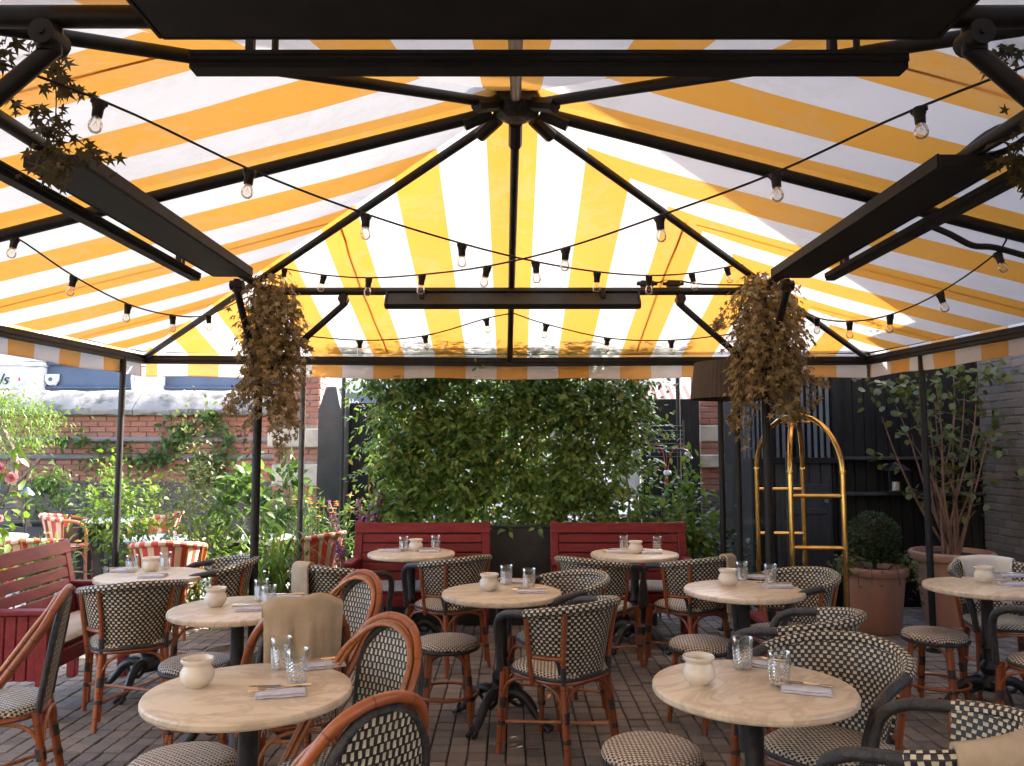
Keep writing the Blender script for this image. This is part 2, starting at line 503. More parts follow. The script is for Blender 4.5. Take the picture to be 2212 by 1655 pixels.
    g['leaf_olive'] = leaf_mat("olive_green_leaf", [(0.0, (0.07, 0.085, 0.020)), (0.5, (0.11, 0.13, 0.035)), (1.0, (0.17, 0.17, 0.05))], 0.42, 0.35, (1.0, 1.0, 0.35))
    g['petal_pink'] = leaf_mat("pink_petal", [(0.0, (0.72, 0.25, 0.28)), (1.0, (0.80, 0.50, 0.48))], 0.5, 0.4, (0.55, 0.45, 0.45))
    g['petal_orange'] = leaf_mat("orange_petal", [(0.0, (0.70, 0.20, 0.02)), (1.0, (0.85, 0.40, 0.03))], 0.5, 0.4, (0.55, 0.5, 0.3))
    g['petal_purple'] = leaf_mat("purple_petal", [(0.0, (0.28, 0.05, 0.22)), (1.0, (0.45, 0.10, 0.35))], 0.5, 0.4, (0.6, 0.5, 0.6))
    g['petal_white'] = leaf_mat("white_petal", [(0.0, (0.7, 0.7, 0.68)), (1.0, (0.85, 0.85, 0.82))], 0.5, 0.4, (0.5, 0.5, 0.5))

    def brickmat(name, stops, bmp=0.4):
        m, nt, bs, _ = nodes_of(name)
        c = ramp(nt, rand_value(nt), stops)
        geo = N(nt, "ShaderNodeNewGeometry")
        f = noise(nt, 5.0, 6.0, 0.65, vec=geo.outputs["Position"])
        c = mixc(nt, math_(nt, 'MULTIPLY', f, 0.55), c, tuple(x * 0.45 for x in stops[0][1]))
        f2 = noise(nt, 42.0, 4.0, 0.6, vec=geo.outputs["Position"])
        c = mixc(nt, math_(nt, 'MULTIPLY', f2, 0.35), c, tuple(min(1, x * 1.6) for x in stops[-1][1]))
        L(nt, c, bs.inputs["Base Color"])
        bs.inputs["Roughness"].default_value = 0.85
        bump(nt, bs, noise(nt, 55.0, 4.0, vec=geo.outputs["Position"]), bmp, 0.006)
        return m
    g['brick_red'] = brickmat("red_brick", [(0.0, (0.27, 0.105, 0.072)), (0.4, (0.33, 0.13, 0.092)), (0.75, (0.29, 0.145, 0.11)), (1.0, (0.37, 0.18, 0.132))])
    g['brick_dark'] = brickmat("blue_black_brick", [(0.0, (0.060, 0.056, 0.060)), (0.6, (0.095, 0.086, 0.086)), (1.0, (0.14, 0.12, 0.115))])
    g['brick_grey'] = brickmat("grey_band_brick", [(0.0, (0.16, 0.15, 0.15)), (1.0, (0.22, 0.20, 0.19))])
    g['brick_brown'] = brickmat("brown_stock_brick", [(0.0, (0.115, 0.082, 0.06)), (0.5, (0.155, 0.112, 0.082)), (1.0, (0.20, 0.145, 0.108))])
    g['sett'] = brickmat("clay_sett", [(0.0, (0.12, 0.098, 0.082)), (0.35, (0.20, 0.162, 0.135)), (0.7, (0.28, 0.225, 0.182)), (1.0, (0.17, 0.155, 0.142))], 0.55)


materials()


# ------------------------------------------------------------------ mesh building
class MB:
    def __init__(s):
        s.v, s.f, s.u, s.m = [], [], [], []

    def add(s, vs, fs, uvs=None, mi=0):
        o = len(s.v)
        s.v += [tuple(map(float, p)) for p in vs]
        s.u += [tuple(map(float, q)) for q in uvs] if uvs is not None else [(0.0, 0.0)] * len(vs)
        s.f += [tuple(i + o for i in f) for f in fs]
        s.m += [mi] * len(fs)
        return s

    def box(s, c, d, ch=0.0, rz=0.0, M=None, mi=0):
        hx, hy, hz = d[0] / 2, d[1] / 2, d[2] / 2
        if ch <= 0:
            vs = [(x * hx, y * hy, z * hz) for x in (-1, 1) for y in (-1, 1) for z in (-1, 1)]
            fs = [(0, 1, 3, 2), (4, 6, 7, 5), (0, 4, 5, 1), (2, 3, 7, 6), (0, 2, 6, 4), (1, 5, 7, 3)]
        else:
            ch = min(ch, hx * .9, hy * .9, hz * .9)
            vs, idx = [], {}
            for x in (-1, 1):
                for y in (-1, 1):
                    for z in (-1, 1):
                        for k in range(3):
                            q = [x * hx, y * hy, z * hz]
                            for a in range(3):
                                if a != k:
                                    q[a] -= (x, y, z)[a] * ch
                            idx[(x, y, z, k)] = len(vs)
                            vs.append(tuple(q))
            fs = []
            for k in range(3):
                a, b = [i for i in range(3) if i != k]
                for sgn in (-1, 1):
                    ring = []
                    for (p, q) in ((-1, -1), (1, -1), (1, 1), (-1, 1)):
                        t = [0, 0, 0]
                        t[k], t[a], t[b] = sgn, p, q
                        ring.append(idx[(t[0], t[1], t[2], k)])
                    fs.append(tuple(ring))
                for p in (-1, 1):          # edges along axis k
                    for q in (-1, 1):
                        t0, t1 = [0, 0, 0], [0, 0, 0]
                        t0[k], t1[k] = -1, 1
                        t0[a] = t1[a] = p
                        t0[b] = t1[b] = q
                        fs.append((idx[(*t0, a)], idx[(*t0, b)], idx[(*t1, b)], idx[(*t1, a)]))
            for x in (-1, 1):
                for y in (-1, 1):
                    for z in (-1, 1):
                        fs.append((idx[(x, y, z, 0)], idx[(x, y, z, 1)], idx[(x, y, z, 2)]))
            cf = []
            for f in fs:                    # outward winding
                p = [Vector(vs[i]) for i in f]
                n = (p[1] - p[0]).cross(p[2] - p[0])
                cc = sum(p, Vector()) / len(p)
                cf.append(f if n.dot(cc) > 0 else tuple(reversed(f)))
            fs = cf
        if M is None:
            M = Matrix.Rotation(rz, 4, 'Z')
            M.translation = Vector(c)
        vs = [M @ Vector(p) for p in vs]
        return s.add(vs, fs, None, mi)

    def tube(s, pts, r, n=8, closed=False, mi=0, vscale=1.0, squash=None):
        P = [Vector(p) for p in pts]
        k = len(P)
        rs = r if isinstance(r, (list, tuple)) else [r] * k
        T = []
        for i in range(k):
            a = P[(i - 1) % k] if (closed or i > 0) else P[0]
            b = P[(i + 1) % k] if (closed or i < k - 1) else P[-1]
            t = (b - a)
            T.append(t.normalized() if t.length > 1e-9 else Vector((0, 0, 1)))
        up = Vector((0, 0, 1)) if abs(T[0].z) < 0.9 else Vector((1, 0, 0))
        nn = (up - T[0] * up.dot(T[0])).normalized()
        vs, us = [], []
        acc = 0.0
        cnt = k + 1 if closed else k
        prev = None
        for ii in range(cnt):
            i = ii % k
            if prev is not None:
                acc += (P[i] - P[prev]).length
                nn = (nn - T[i] * nn.dot(T[i]))
                nn = nn.normalized() if nn.length > 1e-6 else T[i].orthogonal().normalized()
            bb = T[i].cross(nn)
            for j in range(n + 1):
                a = 2 * math.pi * j / n
                rr = rs[i]
                vs.append(P[i] + nn * (math.cos(a) * rr * (squash or 1.0)) + bb * (math.sin(a) * rr))
                us.append((acc, a * rr * vscale))
            prev = i
        fs = []
        for i in range(cnt - 1):
            for j in range(n):
                a = i * (n + 1) + j
                fs.append((a, a + n + 1, a + n + 2, a + 1))
        if not closed:
            fs.append(tuple(range(n - 1, -1, -1)))
            b0 = (cnt - 1) * (n + 1)
            fs.append(tuple(range(b0, b0 + n)))
        return s.add(vs, fs, us, mi)

    def lathe(s, prof, n=24, c=(0, 0, 0), mi=0):
        vs, us, fs = [], [], []
        for i, (r, z) in enumerate(prof):
            for j in range(n + 1):
                a = 2 * math.pi * j / n
                vs.append((c[0] + r * math.cos(a), c[1] + r * math.sin(a), c[2] + z))
                us.append((j / n, z))
        for i in range(len(prof) - 1):
            for j in range(n):
                a = i * (n + 1) + j
                fs.append((a, a + 1, a + n + 2, a + n + 1))
        return s.add(vs, fs, us, mi)

    def grid(s, P, uv=None, mi=0, flip=False):
        ni, nj = len(P), len(P[0])
        vs = [p for row in P for p in row]
        us = [q for row in uv for q in row] if uv is not None else None
        fs = []
        for i in range(ni - 1):
            for j in range(nj - 1):
                a = i * nj + j
                q = (a, a + 1, a + nj + 1, a + nj)
                fs.append(tuple(reversed(q)) if flip else q)
        return s.add(vs, fs, us, mi)

    def sheet(s, P, th, uv=None, mi=0):
        """a surface with thickness th, closed along its border"""
        A = np.array(P, float)
        du = np.gradient(A, axis=0)
        dv = np.gradient(A, axis=1)
        nrm = np.cross(du, dv)
        nrm /= (np.linalg.norm(nrm, axis=2, keepdims=True) + 1e-12)
        T = A + nrm * th / 2
        B = A - nrm * th / 2
        ni, nj = A.shape[:2]
        uvl = uv if uv is not None else [[(0, 0)] * nj for _ in range(ni)]
        s.grid(T.tolist(), uvl, mi)
        s.grid(B.tolist(), uvl, mi, True)
        ring = [(i, 0) for i in range(ni)] + [(ni - 1, j) for j in range(1, nj)] + [(i, nj - 1) for i in range(ni - 2, -1, -1)] + [(0, j) for j in range(nj - 2, 0, -1)]
        vs, us = [], []
        for (i, j) in ring:
            vs += [T[i, j], B[i, j]]
            us += [uvl[i][j]] * 2
        k = len(ring)
        fs = [(2 * a, 2 * a + 1, 2 * ((a + 1) % k) + 1, 2 * ((a + 1) % k)) for a in range(k)]
        return s.add(vs, fs, us, mi)

    def mesh(s, name, mats, smooth=True, angle=0.7):
        me = bpy.data.meshes.new(name)
        me.from_pydata(s.v, [], s.f)
        uvl = me.uv_layers.new(name="UVMap")
        vi = np.empty(len(me.loops), dtype=np.int32)
        me.loops.foreach_get("vertex_index", vi)
        uvl.data.foreach_set("uv", np.array(s.u, dtype=np.float32)[vi].ravel())
        mats = mats if isinstance(mats, (list, tuple)) else [mats]
        for m in mats:
            me.materials.append(MT[m] if isinstance(m, str) else m)
        if any(s.m):
            me.polygons.foreach_set("material_index", np.array(s.m, dtype=np.int32))
        if smooth:
            me.polygons.foreach_set("use_smooth", np.ones(len(me.polygons), dtype=bool))
            me.set_sharp_from_angle(angle=angle)
        me.update()
        return me

    def build(s, name, mats, parent=None, smooth=True, angle=0.7):
        return link(name, s.mesh(name, mats, smooth, angle), parent)


def link(name, data, parent=None):
    o = bpy.data.objects.new(name, data)
    col.objects.link(o)
    if parent is not None:
        o.parent = parent
    return o


def tag(o, label=None, cat=None, group=None, kind=None):
    if label:
        o["label"] = label
    if cat:
        o["category"] = cat
    if group:
        o["group"] = group
    if kind:
        o["kind"] = kind
    return o


def thing(name, label, cat, loc=(0, 0, 0), rz=0.0, group=None):
    o = bpy.data.objects.new(name, None)
    o.empty_display_size = 0.1
    col.objects.link(o)
    o.location = loc
    o.rotation_euler = (0, 0, rz)
    return tag(o, label, cat, group)


def dup(root, loc, rz, label, group=None):
    def cp(o, parent):
        c = o.copy()
        col.objects.link(c)
        c.parent = parent
        for ch in KIDS.get(o.name, list(o.children)):
            cp(ch, c)
        return c
    c = cp(root, None)
    c.location = loc
    c.rotation_euler = (0, 0, rz)
    c["label"] = label
    if group:
        c["group"] = group
    return c


KIDS = {}


def curve(pts, n=6):
    """Catmull-Rom through the points"""
    P = [np.array(p, float) for p in pts]
    P = [2 * P[0] - P[1]] + P + [2 * P[-1] - P[-2]]
    out = []
    for i in range(1, len(P) - 2):
        p0, p1, p2, p3 = P[i - 1:i + 3]
        for k in range(n):
            t = k / n
            out.append(0.5 * ((2 * p1) + (-p0 + p2) * t + (2 * p0 - 5 * p1 + 4 * p2 - p3) * t * t + (-p0 + 3 * p1 - 3 * p2 + p3) * t ** 3))
    out.append(P[-2])
    return [tuple(map(float, q)) for q in out]


# ------------------------------------------------------------------ leaves
OVAL = ([(0, 0, 0), (-.24, .28, .05), (0, .30, 0), (.24, .28, .05), (-.20, .66, .04), (0, .68, -.02), (.20, .66, .04), (0, 1, -.10)],
        [(0, 2, 1), (0, 3, 2), (1, 2, 5, 4), (2, 3, 6, 5), (4, 5, 7), (5, 6, 7)])
LANCE = ([(0, 0, 0), (-.11, .35, .03), (0, .38, 0), (.11, .35, .03), (0, 1, -.16)],
         [(0, 2, 1), (0, 3, 2), (1, 2, 4), (2, 3, 4)])


def _star():
    vs, fs = [(0, .38, 0.0)], []
    tips = [(-90, .40), (-25, .55), (0, 0), (25, 0), (0, 0)]
    ring = []
    for a, r in ((-160, .30), (-125, .50), (-95, .20), (-58, .60), (-30, .24), (0, .72), (30, .24), (58, .60), (95, .20), (125, .50), (160, .30), (180, .16)):
        ring.append((r * math.sin(R(a)), .38 + r * math.cos(R(a)), -0.10 * r if r > .4 else 0.04))
    vs += ring
    n = len(ring)
    fs = [(0, 1 + (i + 1) % n, 1 + i) for i in range(n)]
    return vs, fs


STAR = _star()
PETAL = ([(0, 0, 0), (-.35, .5, .08), (.35, .5, .08), (-.25, .95, .02), (.25, .95, .02)], [(0, 2, 1), (1, 2, 4, 3)])


def frames(dirs, ups):
    y = dirs / (np.linalg.norm(dirs, axis=1, keepdims=True) + 1e-9)
    z = ups - y * np.sum(ups * y, axis=1, keepdims=True)
    ln = np.linalg.norm(z, axis=1, keepdims=True)
    z = np.where(ln > 1e-4, z / (ln + 1e-9), np.cross(y, np.array([[0.3, 0.7, 0.2]])))
    z /= (np.linalg.norm(z, axis=1, keepdims=True) + 1e-9)
    x = np.cross(y, z)
    return np.stack([x, y, z], axis=2)      # columns


def leaves(name, parent, m, tmpl, pos, dirs, ups, size, stuff=True):
    pos, dirs, ups, size = (np.asarray(a, float) for a in (pos, dirs, ups, size))
    if len(pos) == 0:
        return None
    tv = np.array(tmpl[0], float)
    Fm = frames(dirs, ups)
    V = np.einsum('nij,kj->nki', Fm, tv) * size[:, None, None] + pos[:, None, :]
    k = len(tv)
    fs = []
    for f in tmpl[1]:
        fs.append((np.arange(len(pos))[:, None] * k + np.array(f)[None, :]).tolist())
    faces = [tuple(f) for grp in fs for f in grp]
    me = bpy.data.meshes.new(name)
    me.from_pydata(V.reshape(-1, 3).tolist(), [], faces)
    me.materials.append(MT[m])
    me.polygons.foreach_set("use_smooth", np.ones(len(me.polygons), dtype=bool))
    o = link(name, me, parent)
    if stuff:
        o["kind"] = "stuff"
    return o


_leafmesh = {}


def leaf_parts(name, parent, m, tmpl, pos, dirs, ups, size):
    key = (m, id(tmpl))
    if key not in _leafmesh:
        me = bpy.data.meshes.new("leaf")
        me.from_pydata(tmpl[0], [], tmpl[1])
        me.materials.append(MT[m])
        me.polygons.foreach_set("use_smooth", np.ones(len(me.polygons), dtype=bool))
        _leafmesh[key] = me
    me = _leafmesh[key]
    Fm = frames(np.asarray(dirs, float), np.asarray(ups, float))
    for i in range(len(pos)):
        o = link(name, me, parent)
        M = Matrix(Fm[i].tolist()).to_4x4()
        o.rotation_euler = M.to_euler()
        o.location = pos[i]
        o.scale = (size[i],) * 3


def rdir(n, down=0.0, spread=1.0):
    d = rng.normal(0, spread, (n, 3))
    d[:, 2] -= down
    return d

# ================================================================== ground
mb = MB()
mb.add([(-60, -20, -0.032), (60, -20, -0.032), (60, 90, -0.032), (-60, 90, -0.032)], [(0, 1, 2, 3)])
ground = mb.build("ground", "joint", smooth=False)
tag(ground, "dark sandy bed showing in the joints of the patio", None, None, "structure")
mb = MB()
mb.add([(-30, 10.6, -0.02), (30, 10.6, -0.02), (30, 60, -0.02), (-30, 60, -0.02)], [(0, 1, 2, 3)])
tag(mb.build("street", "street", smooth=False), "pale paved street beyond the garden wall and hedge", None, None, "structure")
mb = MB()
mb.add([(-14, 7.25, -0.024), (-2.2, 7.25, -0.024), (-2.2, 10.9, -0.024), (-14, 10.9, -0.024)], [(0, 1, 2, 3)])
tag(mb.build("garden_path", "street", smooth=False), "sunlit paved garden floor under the striped chairs", None, None, "structure")

SETT_W, SETT_L, GAP, GAPL = 0.100, 0.112, 0.007, 0.012
sett_meshes = []
for k in range(4):
    b = MB()
    b.box((0, 0, -0.02), (SETT_W - GAP, SETT_L - GAPL, 0.04), 0.0035 + 0.001 * k)
    sett_meshes.append(b.mesh("paver", "sett", True, 0.5))
tabs_xy = [(-.91, 2.84), (.85, 2.89), (-1.44, 4.27), (-.06, 4.74), (1.38, 4.83), (-.81, 6.51), (.98, 6.46), (-2.39, 5.37), (2.89, 4.94)]
cells = []
for ix in range(-46, 47):
    for iy in range(0, 52):
        x = ix * SETT_W + 0.02
        y = 2.6 + iy * SETT_L + (0.0 if (ix // 9) % 2 == 0 else 0.5 * SETT_L)
        if abs(x) > 4.6:
            continue
        cells.append((x, y))
vis = []
for (x, y) in cells:
    u, v, d = proj((x, y, 0))
    if -10 < u < 2222 and v < 1668:
        near = min(math.hypot(x - a, y - b) for a, b in tabs_xy)
        vis.append((y + (0.6 if near < 0.42 else 0.0) - 0.5 * (880 < u < 1420), x, y))
vis.sort()
single = set((x, y) for _, x, y in vis[:300])
joined = MB()
for (x, y) in cells:
    tilt = (random.gauss(0, 0.012), random.gauss(0, 0.012), random.gauss(0, 0.008))
    dz = random.gauss(0, 0.0022)
    if (x, y) in single:
        o = link("paver", random.choice(sett_meshes), ground)
        o.location = (x, y, dz)
        o.rotation_euler = tilt
    else:
        M = Matrix.Rotation(tilt[2], 4, 'Z') @ Matrix.Rotation(tilt[0], 4, 'X') @ Matrix.Rotation(tilt[1], 4, 'Y')
        M.translation = (x, y, dz - 0.02)
        joined.box(None, (SETT_W - GAP, SETT_L - GAPL, 0.04), 0.004, M=M)
tag(joined.build("far_pavers", "sett", ground, True, 0.5), None, None, None, "stuff")

# ================================================================== striped canopy
HUB = np.array([0.02, 3.86, 3.30])
RL, RR = np.array([-3.28, 7.06, 2.395]), np.array([3.17, 7.06, 2.385])
FL, FR = np.array([-3.28, 0.66, 2.395]), np.array([3.20, 0.66, 2.385])
MRm, MFm = np.array([-0.02, 7.08, 2.375]), np.array([0.0, 0.64, 2.375])
MLm, MRi = np.array([-3.52, 3.86, 2.375]), np.array([3.52, 3.86, 2.365])
LIFT = 0.045
canopy = thing("canopy", "yellow and white striped pyramid awning roof on black rafters over the terrace", "canopy", (0, 0, 0))


def half_panel(bld, a, b, axis, c0, seg=24, sag=0.05):
    """fabric between rib hub-a and rib hub-b; stripes run at constant coordinate 'axis'"""
    rows = []
    uvs = []
    for i in range(seg + 1):
        s = i / seg
        row, ur = [], []
        for j in range(seg + 1):
            t = j / seg
            e = a * (1 - t) + b * t
            p = HUB * (1 - s) + e * s
            p = p + np.array([0, 0, LIFT - sag * 4 * t * (1 - t) * s * (1.15 - s) * 2 + 0.006 * math.sin(e[0] * 5 + s * 9) * math.sin(e[1] * 4 + s * 6 + t * 7) * min(1, 8 * t * (1 - t)) * s])
            row.append(p)
            k = p[axis] - c0
            ur.append((k, p[1 - axis]))
        rows.append(row)
        uvs.append(ur)
    bld.grid(rows, uvs)


for nm, pr, ax, c0 in (("rear_panel", ((RL, MRm), (MRm, RR)), 0, 0.0), ("left_panel", ((FL, MLm), (MLm, RL)), 1, 3.86),
                       ("right_panel", ((RR, MRi), (MRi, FR)), 1, 3.86), ("front_panel", ((FR, MFm), (MFm, FL)), 0, 0.0)):
    b = MB()
    for a, c in pr:
        half_panel(b, a, c, ax, c0)
    b.build("fabric_panel", "fabric", canopy, True, 0.5)


def on_panel(x, y, a, c):
    """height of the fabric plane hub-a-c at x, y"""
    n = np.cross(a - HUB, c - HUB)
    return HUB[2] + LIFT - (n[0] * (x - HUB[0]) + n[1] * (y - HUB[1])) / n[2]


def seam(p0, p1, axis, c0):
    b = MB()
    p0, p1 = np.array(p0), np.array(p1)
    w = np.array([0.008, 0, 0]) if axis == 0 else np.array([0, 0.008, 0])
    rows = [[p0 - w, p0 + w], [p1 - w, p1 + w]]
    b.grid(rows, [[(0.02, 0), (0.03, 0)], [(0.02, 1), (0.03, 1)]])
    b.build("seam", "fabric", canopy, False)


for sx, (a, c) in ((-1, (RL, MRm)), (1, (MRm, RR))):
    for k in (1.106,):
        y0 = HUB[1] + (7.06 - HUB[1]) * (k / 3.25) + 0.02
        seam((sx * k, y0, on_panel(sx * k, y0, a, c) - 0.018), (sx * k, 7.05, on_panel(sx * k, 7.05, a, c) - 0.018), 0, 0)
for sx, (a, c), (fa, fc) in ((-1, (MLm, RL), (FL, MLm)), (1, (RR, MRi), (MRi, FR))):
    for k in (1.106, 2.212):
        x0 = (HUB[0] + 3.27 * (k / 3.2) + 0.02) * sx
        x1 = sx * (3.51 - 0.27 * (k / 3.2) - 0.02)
        y = 3.86 + k
        seam((x0, y, on_panel(x0, y, a, c) - 0.02), (x1, y, on_panel(x1, y, a, c) - 0.02), 1, 0)
        y = 3.86 - k
        seam((x0, y, on_panel(x0, y, fa, fc) - 0.02), (x1, y, on_panel(x1, y, fa, fc) - 0.02), 1, 0)

# rafters, hub, eaves, valances
for e in (RL, RR, FL, FR, MRm, MFm, MLm, MRi):
    d = (e - HUB) / np.linalg.norm(e - HUB)
    mid = e in (MRm, MFm, MLm, MRi) if False else False
    b = MB()
    b.tube([HUB + d * 0.16 - np.array([0, 0, 0.02]), e - d * 0.02 - np.array([0, 0, 0.012])], 0.031 if abs(e[0]) > 3.4 else 0.0245, 12)
    o = b.build("rafter", "iron", canopy)
    b = MB()
    p = HUB + d * 0.13 - np.array([0, 0, 0.02])
    q = HUB + d * 0.27 - np.array([0, 0, 0.045])
    b.tube([p, q], 0.036, 8)
    b.build("bracket", "iron", o)
b = MB()
b.lathe([(0.0, -0.095), (0.06, -0.092), (0.105, -0.068), (0.128, -0.03), (0.132, 0.02), (0.11, 0.05), (0.0, 0.06)], 8, (HUB[0], HUB[1], HUB[2]))
hb = b.build("hub", "castiron", canopy, True, 0.3)
b = MB()
b.lathe([(0.0, 0.03), (0.16, 0.03), (0.165, 0.065), (0.0, 0.07)], 8, (HUB[0], HUB[1], HUB[2] - 0.005))
b.build("hub_plate", "iron", hb, True, 0.3)


def eave(a, m, c, out):
    b = MB()
    for p, q in ((a, m), (m, c)):
        p, q = np.array(p), np.array(q)
        d = q - p
        ln = float(np.linalg.norm(d))
        M = Matrix.Rotation(math.atan2(d[1], d[0]), 4, 'Z') @ Matrix.Rotation(-math.asin(d[2] / ln), 4, 'Y')
        M.translation = Vector((p + q) / 2 + np.array([0, 0, -0.03]))
        b.box(None, (ln + 0.03, 0.045, 0.075), 0.004, M=M)
        M2 = M.copy()
        M2.translation = Vector((p + q) / 2 + np.array([-out[0] * .012, -out[1] * .012, -0.030]))
        b.box(None, (ln - 0.04, 0.045, 0.016), 0.002, M=M2)
    b.build("eave_beam", "iron", canopy, True, 0.4)
    ax = 0 if abs(out[1]) > 0.5 else 1
    c0 = 0.0 if ax == 0 else 3.86
    rows, uvs = [], []
    for i in range(61):
        t = i / 60
        p = a * (1 - 2 * t) + m * (2 * t) if t < .5 else m * (2 - 2 * t) + c * (2 * t - 1)
        row, ur = [], []
        for j in range(6):
            s = j / 5
            w = 0.012 * math.sin(t * 60) * s + 0.01 * math.sin(t * 23 + 1) * s
            row.append(p + np.array([out[0] * (0.03 + w), out[1] * (0.03 + w), 0.035 - 0.215 * s + 0.006 * math.sin(t * 35) * s]))
            ur.append((p[ax] - c0, s * 0.2))
        rows.append(row)
        uvs.append(ur)
    b = MB()
    b.grid(rows, uvs)
    v = b.build("valance", "valance", canopy)
    b = MB()
    h_rows = [[r[4] * 0.25 + r[5] * 0.75 + np.array([out[0] * .003, out[1] * .003, 0]), r[5] + np.array([out[0] * .003, out[1] * .003, 0])] for r in rows]
    b.grid(h_rows, [[u[4], u[5]] for u in uvs])
    b.build("hem", "valance", v)


eave(RL, MRm, RR, (0, 1))
eave(FL, MLm, RL, (-1, 0))
eave(FR, MRi, RR, (1, 0))
eave(FL, MFm, FR, (0, -1))


def post(name, x, y, z0, z1, r, m, parent, taper=True):
    b = MB()
    b.tube([(x, y, z0), (x, y, z1)], r, 14)
    b.lathe([(r, 0.0), (r * 2.6, 0.0), (r * 2.6, 0.008), (r * 1.2, 0.012), (r * 1.1, 0.03), (r, 0.03)], 16, (x, y, z0))
    return b.build(name, m, parent)


for (x, y, z, m) in ((-3.30, 6.72, 2.37, 'iron'), (3.29, 6.36, 2.36, 'iron'), (-1.87, 7.10, 2.36, 'chrome'), (1.86, 7.10, 2.36, 'iron'),
                     (-3.50, 3.9, 2.35, 'iron'), (3.50, 3.9, 2.35, 'iron')):
    post("post", x, y, 0, z, 0.026, m, canopy)

# ---------------------------------------------------------------- inner support frame
frame = thing("support_frame", "black steel four-post frame with braces standing under the awning", "frame", (0, 0, 0))
BX, BY0, BY1, BZ = 1.82, 2.02, 5.70, 2.71
for (x, y) in ((-BX, BY1), (BX, BY1), (-BX, BY0), (BX, BY0)):
    post("post", x, y, 0, BZ + 0.02, 0.030, 'iron', frame)
for p, q in (((-BX, BY1, BZ), (BX, BY1, BZ)), ((-BX, BY0, BZ), (BX, BY0, BZ)), ((-BX, BY0, BZ + 0.03), (-BX, BY1, BZ + 0.03)), ((BX, BY0, BZ + 0.03), (BX, BY1, BZ + 0.03))):
    b = MB()
    b.tube([p, q], 0.029, 14)
    b.build("beam", "iron", frame)
for sx in (-1, 1):
    for y in (BY0, BY1):
        b = MB()
        x0 = sx * BX
        b.tube(curve([(x0 - sx * 0.60, y, BZ - 0.02), (x0 - sx * 0.60, y, BZ - 0.085), (x0 - sx * 0.57, y, BZ - 0.125), (x0 - sx * 0.02, y, BZ - 0.62)], 4), 0.024, 10)
        o = b.build("brace", "iron", frame)
        b = MB()
        b.tube([(x0 - sx * 0.60, y, BZ - 0.10), (x0 - sx * 0.60, y, BZ - 0.03)], 0.031, 12)
        b.tube([(x0 - sx * 0.60, y - 0.042, BZ - 0.06), (x0 - sx * 0.60, y + 0.042, BZ - 0.06)], 0.034, 14)
        b.tube([(x0 - sx * 0.60, y - 0.047, BZ - 0.06), (x0 - sx * 0.60, y + 0.047, BZ - 0.06)], 0.010, 8)
        b.build("clamp", "iron", o)
        b = MB()
        sy = 1 if y == BY0 else -1
        b.tube(curve([(x0, y + sy * 0.50, BZ - 0.02), (x0, y + sy * 0.50, BZ - 0.085), (x0, y + sy * 0.47, BZ - 0.125), (x0, y + sy * 0.02, BZ - 0.62)], 4), 0.024, 10)
        o = b.build("brace", "iron", frame)
        b = MB()
        b.tube([(x0, y + sy * 0.50, BZ - 0.10), (x0, y + sy * 0.50, BZ - 0.03)], 0.031, 12)
        b.tube([(x0 - 0.042, y + sy * 0.50, BZ - 0.06), (x0 + 0.042, y + sy * 0.50, BZ - 0.06)], 0.034, 14)
        b.lathe([(0.0, 0.0), (0.03, 0.0), (0.03, 0.012), (0.0, 0.014)], 12, (x0, y + sy * 0.5, BZ - 0.105))
        b.build("clamp", "iron", o)


# ---------------------------------------------------------------- radiant heaters
def heater_panel(label, p, q, width, tilt, thick=0.05, flip=1, brackets=True):
    """flat radiant heater hung below a beam; p, q end points of its centre line"""
    p, q = np.array(p), np.array(q)
    d = q - p
    ln = float(np.linalg.norm(d))
    o = thing("radiant_heater", label, "heater", tuple((p + q) / 2), math.atan2(d[1], d[0]), "radiant heaters under the awning")
    Mx = Matrix.Rotation(tilt, 4, 'X')
    b = MB()
    b.box(None, (ln, width, thick), 0.006, M=Mx)
    body = b.build("housing", "heater", o, True, 0.4)
    for sy in (-1, 1):
        b = MB()
        M = Mx @ Matrix.Translation((0, sy * (width / 2 + 0.006), 0.008))
        b.box(None, (ln + 0.004, 0.012, thick + 0.016), 0.002, M=M)
        b.build("side_rail", "heater", o, True, 0.4)
    for sx in (-1, 1):
        b = MB()
        M = Mx @ Matrix.Translation((sx * (ln / 2 + 0.006), 0, 0.004))
        b.box(None, (0.012, width + 0.01, thick + 0.01), 0.002, M=M)
        b.build("end_cap", "heater", o, True, 0.4)
    if brackets:
        for sx in (-0.36, 0.36):
            b = MB()
            b.box((sx * ln, 0, thick / 2 + 0.03), (0.03, 0.05, 0.08), 0.004)
            b.tube([(sx * ln, -0.02, thick / 2 + 0.055), (sx * ln, 0.02, thick / 2 + 0.055)], 0.009, 8)
            b.build("bracket", "iron", o)
    return o


heater_panel("wide black radiant heater slung along the left beam", (-1.775, 3.02, 2.682), (-1.775, 4.98, 2.682), 0.235, R(0), 0.04)
heater_panel("wide black radiant heater slung along the right beam", (1.785, 3.02, 2.682), (1.785, 5.02, 2.682), 0.235, R(0), 0.04)
heater_panel("widest black radiant heater across the top edge of the view", (-0.93, 1.90, 2.685), (1.13, 1.90, 2.685), 0.27, R(0), 0.05)
heater_panel("black radiant heater fixed along the back beam between the ivy clusters", (-0.89, 5.60, 2.625), (0.90, 5.60, 2.625), 0.13, R(52), 0.035)


